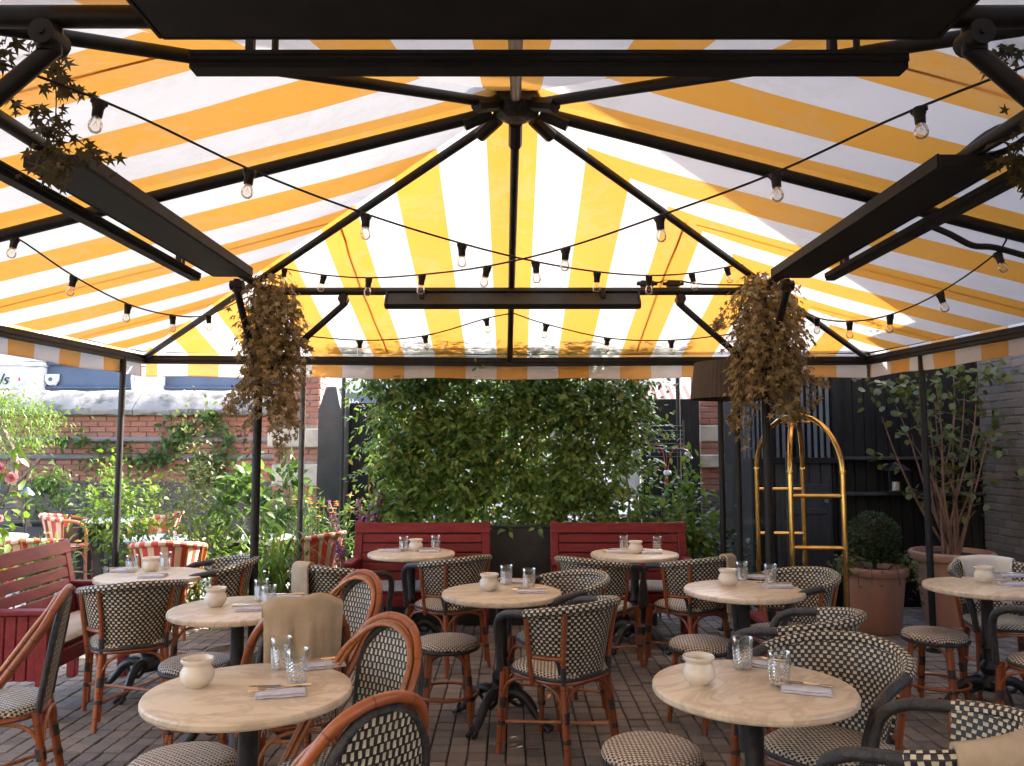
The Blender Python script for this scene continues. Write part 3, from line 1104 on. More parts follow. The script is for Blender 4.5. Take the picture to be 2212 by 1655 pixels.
def heater_bar(label, p, q, tilt):
    p, q = np.array(p), np.array(q)
    d = q - p
    ln = float(np.linalg.norm(d))
    o = thing("heater_bar", label, "heater", tuple((p + q) / 2), math.atan2(d[1], d[0]), "slim heater bars")
    prof = [(-.034, .022), (-.034, -.010), (-.027, -.010), (-.027, -.026), (.027, -.026), (.027, -.010), (.034, -.010), (.034, .022), (.016, .022), (.016, .032), (-.016, .032), (-.016, .022)]
    Mx = Matrix.Rotation(tilt, 4, 'X')
    b = MB()
    rows = [[Mx @ Vector((sx * ln / 2, y, z)) for (y, z) in prof + prof[:1]] for sx in (-1, 1)]
    b.grid(rows, None, flip=True)
    for i, sx in ((0, -1), (1, 1)):
        n = len(prof)
        ring = [Mx @ Vector((sx * ln / 2, y, z)) for (y, z) in prof]
        b.add(ring, [tuple(range(n)) if sx < 0 else tuple(reversed(range(n)))])
    b.build("housing", "heater", o, False)
    for k in (-0.002, 0.012):
        b = MB()
        M = Mx @ Matrix.Translation((0, -0.0355, k))
        b.box(None, (ln * 0.995, 0.006, 0.006), 0.0, M=M)
        b.build("fin", "heater", o, False)
    for sx in (-0.42, 0.40):
        b = MB()
        b.box((sx * ln, 0.0, 0.05), (0.022, 0.03, 0.06), 0.003)
        b.build("bracket", "iron", o)
        b = MB()
        b.tube([(sx * ln + 0.07, 0.0, 0.03), (sx * ln + 0.07, 0.0, 0.075)], 0.010, 8)
        b.build("cable_gland", "iron", o)
    return o


heater_bar("slim black heater bar just below the widest heater panel", (-0.90, 2.165, 2.655), (1.105, 2.165, 2.655), 0)
heater_bar("slim black heater bar hung outside the left heater panel", (-2.00, 2.35, 2.655), (-2.00, 4.96, 2.655), 0)
heater_bar("slim black heater bar hung outside the right heater panel", (2.01, 2.45, 2.655), (2.01, 4.96, 2.655), 0)

# cables and junction boxes on beams
cj = thing("junction_box", "small black junction boxes with flex lying on the back beam", "junction box", (0.98, 5.70, 2.745))
for k, x in enumerate((0.0, 0.19)):
    b = MB()
    b.box((x, 0, 0.02), (0.10, 0.05, 0.045), 0.008)
    b.tube([(x - 0.05, 0, 0.02), (x - 0.075, 0, 0.02)], 0.013, 8)
    b.tube([(x + 0.05, 0, 0.02), (x + 0.075, 0, 0.02)], 0.013, 8)
    b.build("box_body", "iron", cj)
b = MB()
b.tube(curve([(-0.07, 0, 0.02), (-0.02, 0.02, 0.07), (0.08, 0, 0.03), (0.16, 0, 0.06), (0.3, 0, 0.03), (0.45, 0, 0.015), (0.8, 0, 0.01)], 5), 0.006, 6)
b.build("flex", "iron", cj)
cb = thing("cable_bundle", "thick bundle of dark cables clipped on the right beam near the frame edge", "cable", (1.86, 2.9, 2.70))
for k in range(6):
    b = MB()
    b.tube(curve([(random.uniform(-.05, .05), -0.75 + 0.26 * i, random.uniform(-.01, .09)) for i in range(7)], 4), 0.014, 6)
    b.build("cable", "iron", cb)
cb2 = thing("cable", "sagging dark cable slung beneath the right rafter", "cable", (0, 0, 0))
b = MB()
b.tube(curve([atY(1990, 480, 3.84), atY(2050, 505, 3.84), atY(2100, 530, 3.84), atY(2150, 535, 3.84), atY(2240, 560, 3.84)], 5), 0.016, 8)
b.build("flex", "iron", cb2)


# ---------------------------------------------------------------- string lights
def bulb_mesh():
    b = MB()
    b.lathe([(0.0, 0.003), (0.013, 0.003), (0.020, 0.0), (0.021, -0.02), (0.018, -0.024), (0.0165, -0.055), (0.0, -0.056)], 12)
    b.box((0, 0, -0.005), (0.052, 0.020, 0.020), 0.004)
    sock = b.mesh("socket", "iron")
    b = MB()
    b.lathe([(0.013, -0.054), (0.0155, -0.062), (0.0205, -0.073), (0.0225, -0.085), (0.0200, -0.098), (0.012, -0.107), (0.0, -0.109)], 14)
    glass = b.mesh("bulb", "bulb")
    b = MB()
    b.tube([(0, 0, -0.056), (0, 0, -0.070), (-0.006, 0, -0.084), (0.006, 0, -0.084), (0, 0, -0.070)], 0.0007, 4)
    fil = b.mesh("filament", "filament")
    return sock, glass, fil


SOCK, BULB, FIL = bulb_mesh()


def string_light(label, A, B, pix, ends):
    """cable hung in the vertical plane through plan points A and B, bulbs where the photo shows them"""
    A, B = np.array(A), np.array(B)
    d = B - A
    n = np.array([-d[1], d[0]])

    def pt(u, v):
        r = ray(u, v)
        t = np.dot(A, n) / np.dot(r[:2], n)
        q = r * t
        return np.array([q[0], q[1], q[2] + CAM_Z])
    P = [pt(u, v) for u, v in pix]
    o = thing("string_light", label, "string light", (0, 0, 0), 0, "festoon lights")
    pts = [np.array(ends[0])] + P + [np.array(ends[1])]
    b = MB()
    b.tube(curve([tuple(p) for p in pts], 5), 0.0048, 6)
    b.build("cable", "iron", o)
    az = math.atan2(d[1], d[0])
    for i, p in enumerate(P):
        s = link("socket", SOCK, o)
        s.location = tuple(p - np.array([0, 0, 0.004]))
        t = (pts[i + 2] - pts[i])
        s.rotation_euler = (random.gauss(0, 0.1), -math.atan2(t[2], math.hypot(t[0], t[1])) * 0.7, az)
        g = link("bulb", BULB, s)
        link("filament", FIL, s)
    return o


string_light("long festoon crossing the roof from upper left to the right ivy", (-BX, BY0), (BX, BY1),
             [(215, 215), (540, 366), (790, 462), (998, 526), (1157, 565), (1290, 587), (1402, 595), (1494, 590), (1570, 577)],
             ((-1.80, 2.04, 2.75), (1.62, 5.50, 2.86)))
string_light("long festoon crossing the roof from upper right to the left ivy", (BX, BY0), (-BX, BY1),
             [(1985, 232), (1675, 373), (1425, 466), (1222, 535), (1053, 575), (912, 593), (797, 600), (700, 594), (615, 580)],
             ((1.80, 2.04, 2.75), (-1.72, 5.60, 2.88)))
string_light("festoon along the left side of the roof towards the left ivy", (-2.46, 3.86), (-2.05, 5.95),
             [(33, 512), (160, 597), (277, 657), (373, 681), (450, 680)], ((-2.56, 3.84, 2.63), (-2.0, 5.95, 2.72)))
string_light("festoon along the right side of the roof beyond the right heaters", (2.40, 3.90), (2.05, 5.95),
             [(2154, 545), (2030, 632), (1923, 680), (1835, 694), (1765, 686)], ((2.46, 3.86, 2.66), (2.10, 5.9, 2.66)))
string_light("short festoon from the left ivy up to the back middle rafter", (-1.9, 5.95), (0.0, 6.11),
             [(777, 735), (918, 725), (1050, 688)], ((-1.75, 5.95, 2.44), (0.0, 6.11, 2.62)))
string_light("short festoon from the right ivy up to the back middle rafter", (1.9, 5.95), (0.0, 6.11),
             [(1450, 735), (1312, 730), (1180, 700)], ((1.72, 5.95, 2.44), (0.01, 6.11, 2.62)))


# ================================================================== masonry
def brick_meshes(w, h, d, m):
    out = []
    for k in range(3):
        b = MB()
        b.box((0, 0, 0), (w, d, h), 0.004 + 0.0015 * k)
        out.append(b.mesh("brick", m, True, 0.5))
    return out


def brick_face(parent, p0, ax, length, z0, rows, zone, limit, seen=None, bw=0.225, bh=0.075, joint=0.011, depth=0.06):
    """bricks laid on the face that starts at p0 and runs along unit vector ax; zone(z) names the brick material or None.
    The limit largest-looking become objects, the rest one joined part per material."""
    ax = np.array([ax[0], ax[1], 0.0])
    ang = math.atan2(ax[1], ax[0])
    cells = []
    for r in range(rows):
        z = z0 + (r + .5) * bh
        m = zone(z)
        if m is None:
            continue
        x = 0.0
        k = 0
        off = (bw * 0.5 if r % 2 else 0.0)
        first = True
        while x < length - 1e-4:
            w = min(bw if not (first and off) else off, length - x)
            first = False
            if w > 0.04:
                c = np.array([p0[0], p0[1], 0]) + ax * (x + w / 2) + np.array([0, 0, z])
                cells.append((c, w, m))
            x += w
    scored = []
    for c, w, m in cells:
        u, v, dd = proj(c)
        ok = -20 < u < 2232 and 0 < v < 1660 and (seen is None or seen(u, v))
        scored.append((0 if ok else 1, dd, c, w, m))
    scored.sort(key=lambda t: (t[0], t[1]))
    store, rest = {}, {}
    for i, (bad, dd, c, w, m) in enumerate(scored):
        jit = random.gauss(0, 0.0025)
        nrm = np.array([ax[1], -ax[0], 0])
        pos = c + nrm * (-depth / 2 + 0.006 + jit)
        if i < limit and not bad:
            key = (m, round(w, 3))
            if key not in store:
                store[key] = brick_meshes(w - joint, bh - joint, depth, m)
            o = link("brick", random.choice(store[key]), parent)
            o.location = tuple(pos)
            o.rotation_euler = (random.gauss(0, .006), random.gauss(0, .008), ang + random.gauss(0, .008))
        else:
            M = Matrix.Rotation(ang, 4, 'Z')
            M.translation = Vector(pos)
            rest.setdefault(m, MB()).box(None, (w - joint, depth, bh - joint), 0.005, M=M)
    for m, b in rest.items():
        tag(b.build("more_bricks", m, parent, True, 0.5), None, None, None, "stuff")


# left garden wall
WY = 11.0
wall = thing("garden_wall", "long red brick garden wall with sloping stone coping on the left", "wall", (0, 0, 0))
b = MB()
b.box((-7.35, WY + 0.165, 1.02), (9.3, 0.30, 2.04), 0.0)
b.build("core", "mortar", wall, False)


def wzone(z):
    if z < 1.13:
        return 'brick_dark'
    if 1.42 < z < 1.50 or 1.66 < z < 1.74:
        return 'brick_grey'
    return 'brick_red'


brick_face(wall, (-11.9, WY), (1, 0), 9.2, 0.0, 27, wzone, 300, seen=lambda u, v: 0 <= u <= 640 and v > 878)
for z in (1.425, 1.665):
    b = MB()
    b.box((-7.35, WY - 0.018, z + 0.035), (9.3, 0.06, 0.07), 0.02)
    b.build("string_course", "brick_grey", wall, True, 0.5)
x = -11.9
k = 0
while x < -2.75:
    w = 1.26 + 0.1 * (k % 3)
    w = min(w, -2.72 - x)
    b = MB()
    prof = [(-0.10, 2.04), (-0.115, 2.08), (-0.11, 2.11), (0.16, 2.37), (0.30, 2.40), (0.42, 2.37), (0.45, 2.06)]
    n = 8
    rows = []
    for i in range(n + 1):
        xx = x + 0.006 + (w - 0.012) * i / n
        rows.append([(xx, WY + py + random.gauss(0, .006), pz + random.gauss(0, .007)) for py, pz in prof])
    b.grid(rows, None, flip=False)
    b.add(rows[0], [tuple(range(len(prof)))])
    b.add(rows[-1], [tuple(reversed(range(len(prof))))])
    b.build("coping_stone", "stone", wall, True, 0.6)
    x += w
    k += 1


def pier(label, x0, x1, y, zb, ztop, dark_z, plinth_z, bands, extra_w=0.06):
    o = thing("brick_pier", label, "pier", (0, 0, 0))
    cx, w = (x0 + x1) / 2, x1 - x0
    b = MB()
    b.box((cx, y + 0.26, (ztop + zb) / 2), (w - 0.02, 0.5, ztop - zb), 0.0)
    b.build("core", "mortar", o, False)

    def zone(z):
        for a, c in bands:
            if a - 0.02 < z < c + 0.02:
                return None
        return 'brick_dark' if z < dark_z else 'brick_red'
    rows = int((ztop - zb) / 0.075)
    brick_face(o, (x0, y), (1, 0), w, zb, rows, zone, 200)
    brick_face(o, (x0, y + 0.5), (0, -1), 0.5, zb, rows, zone, 0)
    brick_face(o, (x1, y), (0, 1), 0.5, zb, rows, zone, 60)
    for i, (a, c) in enumerate(bands):
        e = extra_w if i == len(bands) - 1 else 0.012
        n = max(1, round(w / 0.5))
        for j in range(n):
            b = MB()
            b.box((x0 - e + (w + 2 * e) * (j + .5) / n, y + 0.24, (a + c) / 2), ((w + 2 * e) / n - 0.006, 0.5 + 2 * e, c - a), 0.012)
            b.build("stone_band", "stoneband", o, True, 0.5)
    return o


PY = 10.0
zz = lambda v: atY(1106, v, PY)[2]
pier("red brick gate pier with pale stone bands beside the garden wall", atY(592, 900, PY)[0], atY(690, 900, PY)[0], PY, 0.0, 2.75, zz(1090), 0, [(zz(1050), zz(1003)), (zz(966), zz(926)), ])
pier("brick gate pier with cream stone bands behind the floor lamp", atY(1512, 900, PY)[0], atY(1662, 900, PY)[0], PY, 0.0, 2.75, zz(1060), 0, [(zz(954), zz(919)), (zz(1010), zz(982))])

# right-hand building: its wall face and the corner that throws the roof shadow
bld = thing("brick_building", "tall brown brick building wall at the right edge behind the big pot", "building", (0, 0, 0))
b = MB()
b.box((7.66, 5.05, 5.5), (6.0, 4.1, 11.0), 0.0)
b.build("wall_core", "mortar_dark", bld, False)
b = MB()
b.box((6.2, 7.52, 1.9), (3.08, 0.83, 3.8), 0.0)
b.build("lower_wall", "mortar_dark", bld, False)
b = MB()
b.box((-2.0, -3.2, 4.5), (13.3, 1.6, 9.0), 0.0)
b.build("unseen_bounce_wall", "bounce_cream", bld, False)  # unseen wall added behind the camera to block sky and bounce warm sun
b = MB()
b.box((4.90, 0.25, 1.1), (0.4, 5.48, 2.2), 0.0)
b.build("unseen_low_wall", "brick_brown", bld, False)  # added out of view, low so sun reaches the wall behind the camera
brick_face(bld, (4.66, 7.94), (0, -1), 1.8, 0.0, 42, lambda z: 'brick_brown', 230, seen=lambda u, v: u < 2212)

# ================================================================== shed on the right
SY = 8.0
shed = thing("timber_shed", "black boarded timber shed with slatted window behind the brass trolley", "shed", (0, 0, 0))
X0, X1 = 2.42, 5.30
b = MB()
b.box(((X0 + X1) / 2, SY + 0.6, 1.75), (X1 - X0, 1.0, 3.5), 0.0)
b.build("body", "blackwood", shed, False)
n = 25
wx = (X1 - X0) / n
win = (atY(1676, 900, SY)[0], atY(1800, 900, SY)[0], atY(1106, 995, SY)[2], 2.6)
for i in range(n):
    xc = X0 + wx * (i + .5)
    z0, z1 = 0.0, 2.95
    b = MB()
    if win[0] - 0.05 < xc < win[1] + 0.05:
        z1 = win[2] - 0.03
        b.box((xc, SY + 0.085, z1 / 2), (wx - 0.007, 0.022, z1), 0.003)
        b.build("board", "greywood", shed, True, 0.4)
    else:
        b.box((xc, SY + 0.085, 1.475), (wx - 0.007, 0.022, 2.95), 0.003)
        b.build("board", "blackwood", shed, True, 0.4)
fw = MB()
for xx in (win[0] - 0.03, win[1] + 0.03, (win[0] + win[1]) / 2 - 0.06):
    fw.box((xx, SY + 0.05, (win[2] + win[3]) / 2), (0.05, 0.05, win[3] - win[2]), 0.004)
fw.box(((win[0] + win[1]) / 2, SY + 0.048, win[2]), (win[1] - win[0] + 0.1, 0.06, 0.06), 0.004)
wf = fw.build("window_frame", "blackwood", shed, True, 0.4)
ns = 9
for i in range(ns):
    b = MB()
    b.box((win[0] + (win[1] - win[0]) * (i + .5) / ns, SY + 0.07, (win[2] + win[3]) / 2), ((win[1] - win[0]) / ns * 0.52, 0.012, win[3] - win[2]), 0.002)
    b.build("slat", "slategrey", wf, True, 0.4)
for i in range(5):      # slatted return in the open passage left of the window
    b = MB()
    b.box((win[0] - 0.30 + 0.045 * i, SY + 0.07, (win[2] + win[3]) / 2 + 0.02), (0.022, 0.012, win[3] - win[2]), 0.002)
    b.build("slat", "slategrey", wf, True, 0.4)
for v in (990, 1066):
    z = atY(1900, v, SY)[2]
    b = MB()
    b.box(((atY(1818, v, SY)[0] + X1) / 2, SY - 0.02, z), (X1 - atY(1818, v, SY)[0], 0.19, 0.03), 0.004)
    b.build("shelf", "greywood", shed, True, 0.4)
for u in (1815,):
    b = MB()
    b.box((atY(u, 900, SY)[0], SY + 0.05, 1.4), (0.06, 0.06, 2.8), 0.005)
    b.build("corner_post", "blackwood", shed, True, 0.4)
dr = MB()
dx0, dx1 = atY(1690, 1000, SY)[0], atY(1795, 1000, SY)[0]
dr.box(((dx0 + dx1) / 2, SY + 0.055, 0.62), (dx1 - dx0, 0.03, 1.2), 0.005)
dr.box(((dx0 + dx1) / 2, SY + 0.038, 0.95), (dx1 - dx0 - 0.1, 0.02, 0.06), 0.005)
dr.box(((dx0 + dx1) / 2, SY + 0.038, 0.30), (dx1 - dx0 - 0.1, 0.02, 0.06), 0.005)
dobj = dr.build("door", "greywood", shed, True, 0.4)
b = MB()
b.box((dx1 - 0.05, SY + 0.02, 1.05), (0.03, 0.03, 0.035), 0.004)
b.build("latch", "slategrey", dobj)

# ================================================================== black gate panels between the piers
gate = thing("timber_gate", "tall black boarded gate leaf standing open left of the hedge", "gate", (0, 0, 0))
gx0, gx1 = atY(738, 950, 9.2)[0], atY(862, 950, 9.2)[0]
for i in range(7):
    b = MB()
    w = (gx1 - gx0) / 7
    b.box((gx0 + w * (i + .5), 9.2, 1.05), (w - 0.0015, 0.03, 2.1), 0.003)
    b.build("board", "blackwood", gate, True, 0.4)
b = MB()
b.box((atY(745, 950, 9.15)[0], 9.16, 1.08), (0.09, 0.09, 2.16), 0.006)
b.build("gate_post", "greywood", gate, True, 0.4)
gate2 = thing("timber_gate", "black boarded gate leaf behind the bicycle right of the hedge", "gate", (0, 0, 0))
gx0, gx1 = atY(1385, 950, 9.7)[0], atY(1512, 950, 9.7)[0]
for i in range(7):
    b = MB()
    w = (gx1 - gx0) / 7
    b.box((gx0 + w * (i + .5), 9.72, 1.09), (w - 0.0015, 0.03, 2.18), 0.003)
    b.build("board", "blackwood", gate2, True, 0.4)
cv = thing("covered_parasol", "grey tarpaulin-covered furled parasol standing beside the brick pier", "parasol", (atY(716, 950, 9.3)[0], 9.3, 0), R(45))
b = MB()
b.lathe([(0.0, 2.30), (0.085, 2.29), (0.15, 2.10), (0.183, 2.02), (0.18, 1.6), (0.188, 1.2), (0.175, 0.8), (0.18, 0.4), (0.05, 0.38)], 4)
b.build("cover", "sheet", cv, True, 0.5)
b = MB()
b.tube([(0, 0, 0), (0, 0, 0.6)], 0.03, 10)
b.box((0, 0, 0.03), (0.45, 0.45, 0.06), 0.01)
b.build("base", "iron", cv)
po = thing("steel_post", "slim dark steel post standing beside the open gate leaf", "post", (0, 0, 0))
post("pole", atY(741, 950, 8.9)[0], 8.9, 0, 2.4, 0.024, 'iron', po)
po = thing("steel_post", "black steel post standing under the far awning right of the hedge", "post", (0, 0, 0))
post("pole", atY(1466, 950, 9.4)[0], 9.4, 0, 2.5, 0.026, 'iron', po)
lnt = thing("entrance_beam", "black timber beam over the gateway above the hedge", "beam", (0, 0, 0))
b = MB()
b.box((0.05, 9.45, 2.62), (5.0, 0.14, 0.16), 0.01)
b.build("timber", "blackwood", lnt, True, 0.4)

# ================================================================== shops across the street
def text_obj(name, body, size, loc, m, parent, shear=0.0, depth=0.006):
    cu = bpy.data.curves.new(name, 'FONT')
    cu.body = body
    cu.size = size
    cu.extrude = depth
    cu.shear = shear
    cu.align_x = 'CENTER'
    cu.align_y = 'CENTER'
    tmp = bpy.data.objects.new(name + "_tmp", cu)
    col.objects.link(tmp)
    dg = bpy.context.evaluated_depsgraph_get()
    me = bpy.data.meshes.new_from_object(tmp.evaluated_get(dg))
    bpy.data.objects.remove(tmp)
    me.materials.clear()
    me.materials.append(MT[m])
    o = link(name, me, parent)
    o.location = loc
    o.rotation_euler = (R(90), 0, 0)
    return o


FY = 17.0


def fx(u):
    return atY(u, 800, FY)[0]


def fz(v):
    return atY(1106, v, FY)[2]


def pilaster(parent, u0, u1):
    x0, x1 = fx(u0), fx(u1)
    c, w = (x0 + x1) / 2, x1 - x0
    b = MB()
    b.box((c, FY - 0.12, 1.65), (w * 0.86, 0.28, 3.3), 0.02)
    o = b.build("pilaster", "whitepaint", parent, True, 0.4)
    b = MB()
    b.box((c, FY - 0.16, 3.36), (w * 1.0, 0.34, 0.10), 0.03)
    b.box((c, FY - 0.18, 3.46), (w * 1.12, 0.40, 0.09), 0.03)
    b.box((c, FY - 0.20, 3.56), (w * 1.2, 0.46, 0.08), 0.02)
    for k in (-1, 1):
        b.tube([(c + k * w * 0.40, FY - 0.30, 2.75), (c + k * w * 0.45, FY - 0.31, 3.05), (c + k * w * 0.40, FY - 0.33, 3.28)], 0.035, 8)
    b.build("capital", "whitepaint", o, True, 0.4)
    return o


def shop(label, u0, u1, fascia_mat, wall_m, cat="shop"):
    o = thing("shop_house", label, cat, (0, 0, 0))
    x0, x1 = fx(u0), fx(u1)
    c, w = (x0 + x1) / 2, x1 - x0
    b = MB()
    b.box((c, FY + 0.25, 2.9), (w, 0.4, 5.8), 0.0)
    b.build("wall", wall_m, o, False)
    b = MB()
    b.box((c, FY - 0.02, fz(818)), (w - 0.02, 0.12, 0.62), 0.01)
    f = b.build("fascia", fascia_mat, o, True, 0.4)
    b = MB()
    b.box((c, FY - 0.06, fz(838)), (w - 0.02, 0.16, 0.07), 0.02)
    b.box((c, FY - 0.08, fz(786)), (w - 0.02, 0.20, 0.09), 0.02)
    b.build("moulding", fascia_mat, f, True, 0.4)
    b = MB()
    b.box((c, FY + 0.03, 1.55), (w - 0.3, 0.05, 2.3), 0.01)
    wn_ = b.build("shop_window", "navy", o, True, 0.4)
    b = MB()
    for k in range(4):
        b.box((x0 + 0.2 + (w - 0.4) * k / 3, FY, 1.55), (0.06, 0.06, 2.3), 0.005)
    b.build("glazing_bar", fascia_mat, wn_, True, 0.4)
    return o


s1 = shop("white shop front with black script lettering above the garden wall", -160, 88, "whitepaint", "whitepaint")
text_obj("lettering", "eals", 0.34, (fx(36) - 0.37, FY - 0.10, fz(821)), "ink", s1, 0.35)
s2 = shop("navy blue shop front between two white pilasters", 88, 330, "navy", "brick_brown")
s3 = shop("navy blue shop front partly hidden by the left ivy", 330, 640, "navy", "brick_brown")
pilaster(s2, 66, 110)
pilaster(s3, 298, 366)
for (u, v, red, lab) in ((58, 821, True, "small white alarm box with red mark on the white shop front"), (122, 821, False, "small white alarm box on the navy blue fascia")):
    a = thing("alarm_box", lab, "alarm box", (fx(u), FY - 0.12, fz(v)), 0, "alarm boxes")
    b = MB()
    b.add([(-.14, 0, .12), (.14, 0, .12), (.14, 0, -.02), (.07, 0, -.13), (-.07, 0, -.13), (-.14, 0, -.02), (-.12, -.09, .10), (.12, -.09, .10), (.12, -.09, -.02), (.06, -.09, -.11), (-.06, -.09, -.11), (-.12, -.09, -.02)],
          [(6, 11, 10, 9, 8, 7)] + [(i, i + 6, (i + 1) % 6 + 6, (i + 1) % 6) for i in range(6)])
    b.build("case", "whitepaint", a, False)
    b = MB()
    b.lathe([(0.0, 0.0), (0.045, 0.0), (0.045, 0.012), (0.0, 0.014)], 12)
    e = b.build("badge", "sign_red" if red else "navy", a)
    e.location = (0, -0.088, 0)
    e.rotation_euler = (R(90), 0, 0)

# street frontage seen through and above the hedge
s4 = thing("street_house", "pale painted shop house glimpsed through the gaps of the hedge", "building", (0, 0, 0))
hx0, hx1 = -3.6, 3.2
b = MB()
b.box((-0.2, 15.2, 2.0), (6.8, 0.4, 4.0), 0.0)
b.build("wall", "whitepaint", s4, False)
for i in range(5):
    b = MB()
    b.box((-3.0 + 1.35 * i, 14.97, 1.45), (0.85, 0.06, 1.5), 0.01)
    w = b.build("window", "slategrey", s4, True, 0.4)
    b = MB()
    b.box((-3.0 + 1.35 * i, 14.93, 1.45), (0.04, 0.05, 1.5), 0.004)
    b.box((-3.0 + 1.35 * i, 14.925, 1.45), (0.85, 0.04, 0.04), 0.004)
    b.build("glazing_bar", "whitepaint", w, True, 0.4)
sg = thing("shop_sign", "dark sign board with white lettering above the gate leaf", "sign", (atY(800, 862, 13.5)[0], 13.5, atY(800, 862, 13.5)[2]))
b = MB()
b.box((0.05, 0, 0.03), (1.35, 0.06, 0.30), 0.01)
b.build("board", "navy", sg, True, 0.4)
text_obj("lettering", "No.", 0.16, (-0.27, -0.036, -0.06), "lettering", sg)
text_obj("lettering", "NO", 0.30, (-0.36, -0.036, 0.20), "lettering", sg)
ck = thing("chequered_board", "black and white chequered fascia strip showing above the hedge", "sign", (atY(1165, 838, 14.0)[0], 14.0, atY(1165, 838, 14.0)[2]))
m_, nt_, bs_, _o = nodes_of("chequer_print")
ch_ = N(nt_, "ShaderNodeTexChecker")
ch_.inputs["Scale"].default_value = 1.0
ch_.inputs[1].default_value = rgb((0.75, 0.75, 0.75))
ch_.inputs[2].default_value = rgb((0.02, 0.02, 0.02))
L(nt_, mapping(nt_, (24, 1, 24), rot=(0, 0, 0)), ch_.inputs[0])
L(nt_, ch_.outputs[0], bs_.inputs[0])
MT['chequer'] = m_
b = MB()
b.box((0, 0, 0), (3.2, 0.031, 0.21), 0.0)
b.build("strip", "chequer", ck, False)
b = MB()
b.box((0, 0.0, 0.13), (3.26, 0.06, 0.05), 0.008)
b.build("trim", "whitepaint", ck)

aw = thing("shop_awning", "red and white striped shop awning beyond the bicycle", "awning", (atY(1455, 850, 13.0)[0], 13.0, atY(1455, 880, 13.0)[2]))
MT['awning_red'] = stripe_mat("awning_stripes", 0.14, 0.5, (0.38, 0.36, 0.35), (0.24, 0.012, 0.018), 0.8, 0)
b = MB()
P = [[(-0.55 + 1.3 * i / 12, 0.75 * (1 - s) if s <= 1 else 0, 0.42 * (1 - s) if s <= 1 else -0.12 * (s - 1)) for s in (0, .5, 1, 2)] for i in range(13)]
b.grid(P, [[(1.3 * i / 12, s) for s in (0, .5, 1, 2)] for i in range(13)])
b.build("awning_cloth", "awning_red", aw)
b = MB()
b.tube([(-0.55, 0, 0), (0.75, 0, 0)], 0.02, 8)
b.build("front_rail", "iron", aw)

# ================================================================== tables
def make_table(label, loc):
    t = thing("bistro_table", label, "table", loc, 0, "marble bistro tables")
    b = MB()
    b.lathe([(0.0, 0.708), (0.335, 0.708), (0.346, 0.711), (0.350, 0.718), (0.350, 0.731), (0.346, 0.738), (0.338, 0.740), (0.0, 0.740)], 64)
    b.build("tabletop", "marble", t, True, 0.5)
    b = MB()
    b.lathe([(0.0, 0.707), (0.12, 0.707), (0.12, 0.699), (0.05, 0.690), (0.034, 0.66), (0.034, 0.40), (0.040, 0.385), (0.040, 0.37), (0.032, 0.36), (0.034, 0.30), (0.05, 0.28), (0.058, 0.255), (0.05, 0.23), (0.042, 0.215), (0.06, 0.19), (0.066, 0.15), (0.05, 0.12), (0.0, 0.115)], 20)
    b.build("column", "castiron", t, True, 0.6)
    for k in range(4):
        a = R(45 + 90 * k)
        ca, sa = math.cos(a), math.sin(a)
        pts = curve([(0.03, 0.16), (0.10, 0.185), (0.17, 0.155), (0.22, 0.09), (0.27, 0.045), (0.31, 0.04)], 4)
    for k in range(4):
        a = R(45 + 90 * k)
        ca, sa = math.cos(a), math.sin(a)
        pr = [(0.03, 0.155), (0.10, 0.180), (0.17, 0.150), (0.22, 0.090), (0.265, 0.045), (0.30, 0.038)]
        pts = curve([(r * ca, r * sa, z) for r, z in pr], 4)
        n = len(pts)
        rs = [0.034 - 0.016 * (i / (n - 1)) for i in range(n)]
        rs[-3:] = [0.024, 0.030, 0.026]
        b = MB()
        b.tube(pts, rs, 10)
        for s in (-1, 1):       # claw toes
            b.tube([(0.295 * ca - s * 0.016 * sa, 0.295 * sa + s * 0.016 * ca, 0.025), (0.328 * ca - s * 0.022 * sa, 0.328 * sa + s * 0.022 * ca, 0.014)], [0.016, 0.012], 8)
        b.tube(curve([(0.05 * ca, 0.05 * sa, 0.13), (0.12 * ca, 0.12 * sa, 0.11), (0.15 * ca, 0.15 * sa, 0.14)], 3), 0.012, 6)
        b.build("foot", "castiron", t)
    return t


TABLES = [("nearest marble table on the left", "nearest left marble table", (-.91, 2.84)),
          ("nearest marble table on the right", "nearest right marble table", (.85, 2.89)),
          ("marble table with the beige-draped tall chair behind the nearest left one", "second left marble table", (-1.44, 4.27)),
          ("marble table standing in the middle of the terrace", "middle marble table", (-.06, 4.74)),
          ("marble table with brown veins in front of the terracotta pot", "brown-veined marble table", (1.38, 4.83)),
          ("marble table in front of the left one of the two back benches", "marble table at the left back bench", (-.81, 6.51)),
          ("marble table in front of the right one of the two back benches", "marble table at the right back bench", (.98, 6.46)),
          ("marble table beside the red bench at the left edge", "marble table at the left-edge bench", (-2.39, 5.37)),
          ("marble table cut off by the right edge of the view", "marble table at the right edge", (2.89, 4.94))]
for i, (lab, _, (x, y)) in enumerate(TABLES):
    lab = "round " + lab
    if i == 0:
        tab0 = make_table(lab, (x, y, 0))
    else:
        dup(tab0, (x, y, 0), random.uniform(0, 1.5), lab)


# ================================================================== chairs
def arch(A, B, zl, zt, r, m, parent, name="brace"):
    """bent cane brace between two legs: rises from A and B at height zl to zt in the middle"""
    A, B = np.array(A), np.array(B)
    pts = []
    for t, k in ((0.0, 0.0), (0.04, 0.42), (0.14, 0.78), (0.30, 0.95), (0.5, 1.0), (0.70, 0.95), (0.86, 0.78), (0.96, 0.42), (1.0, 0.0)):
        p = A * (1 - t) + B * t
        pts.append((p[0], p[1], zl + (zt - zl) * k))
    b = MB()
    b.tube(curve(pts, 3), r, 8)
    return b.build(name, m, parent)


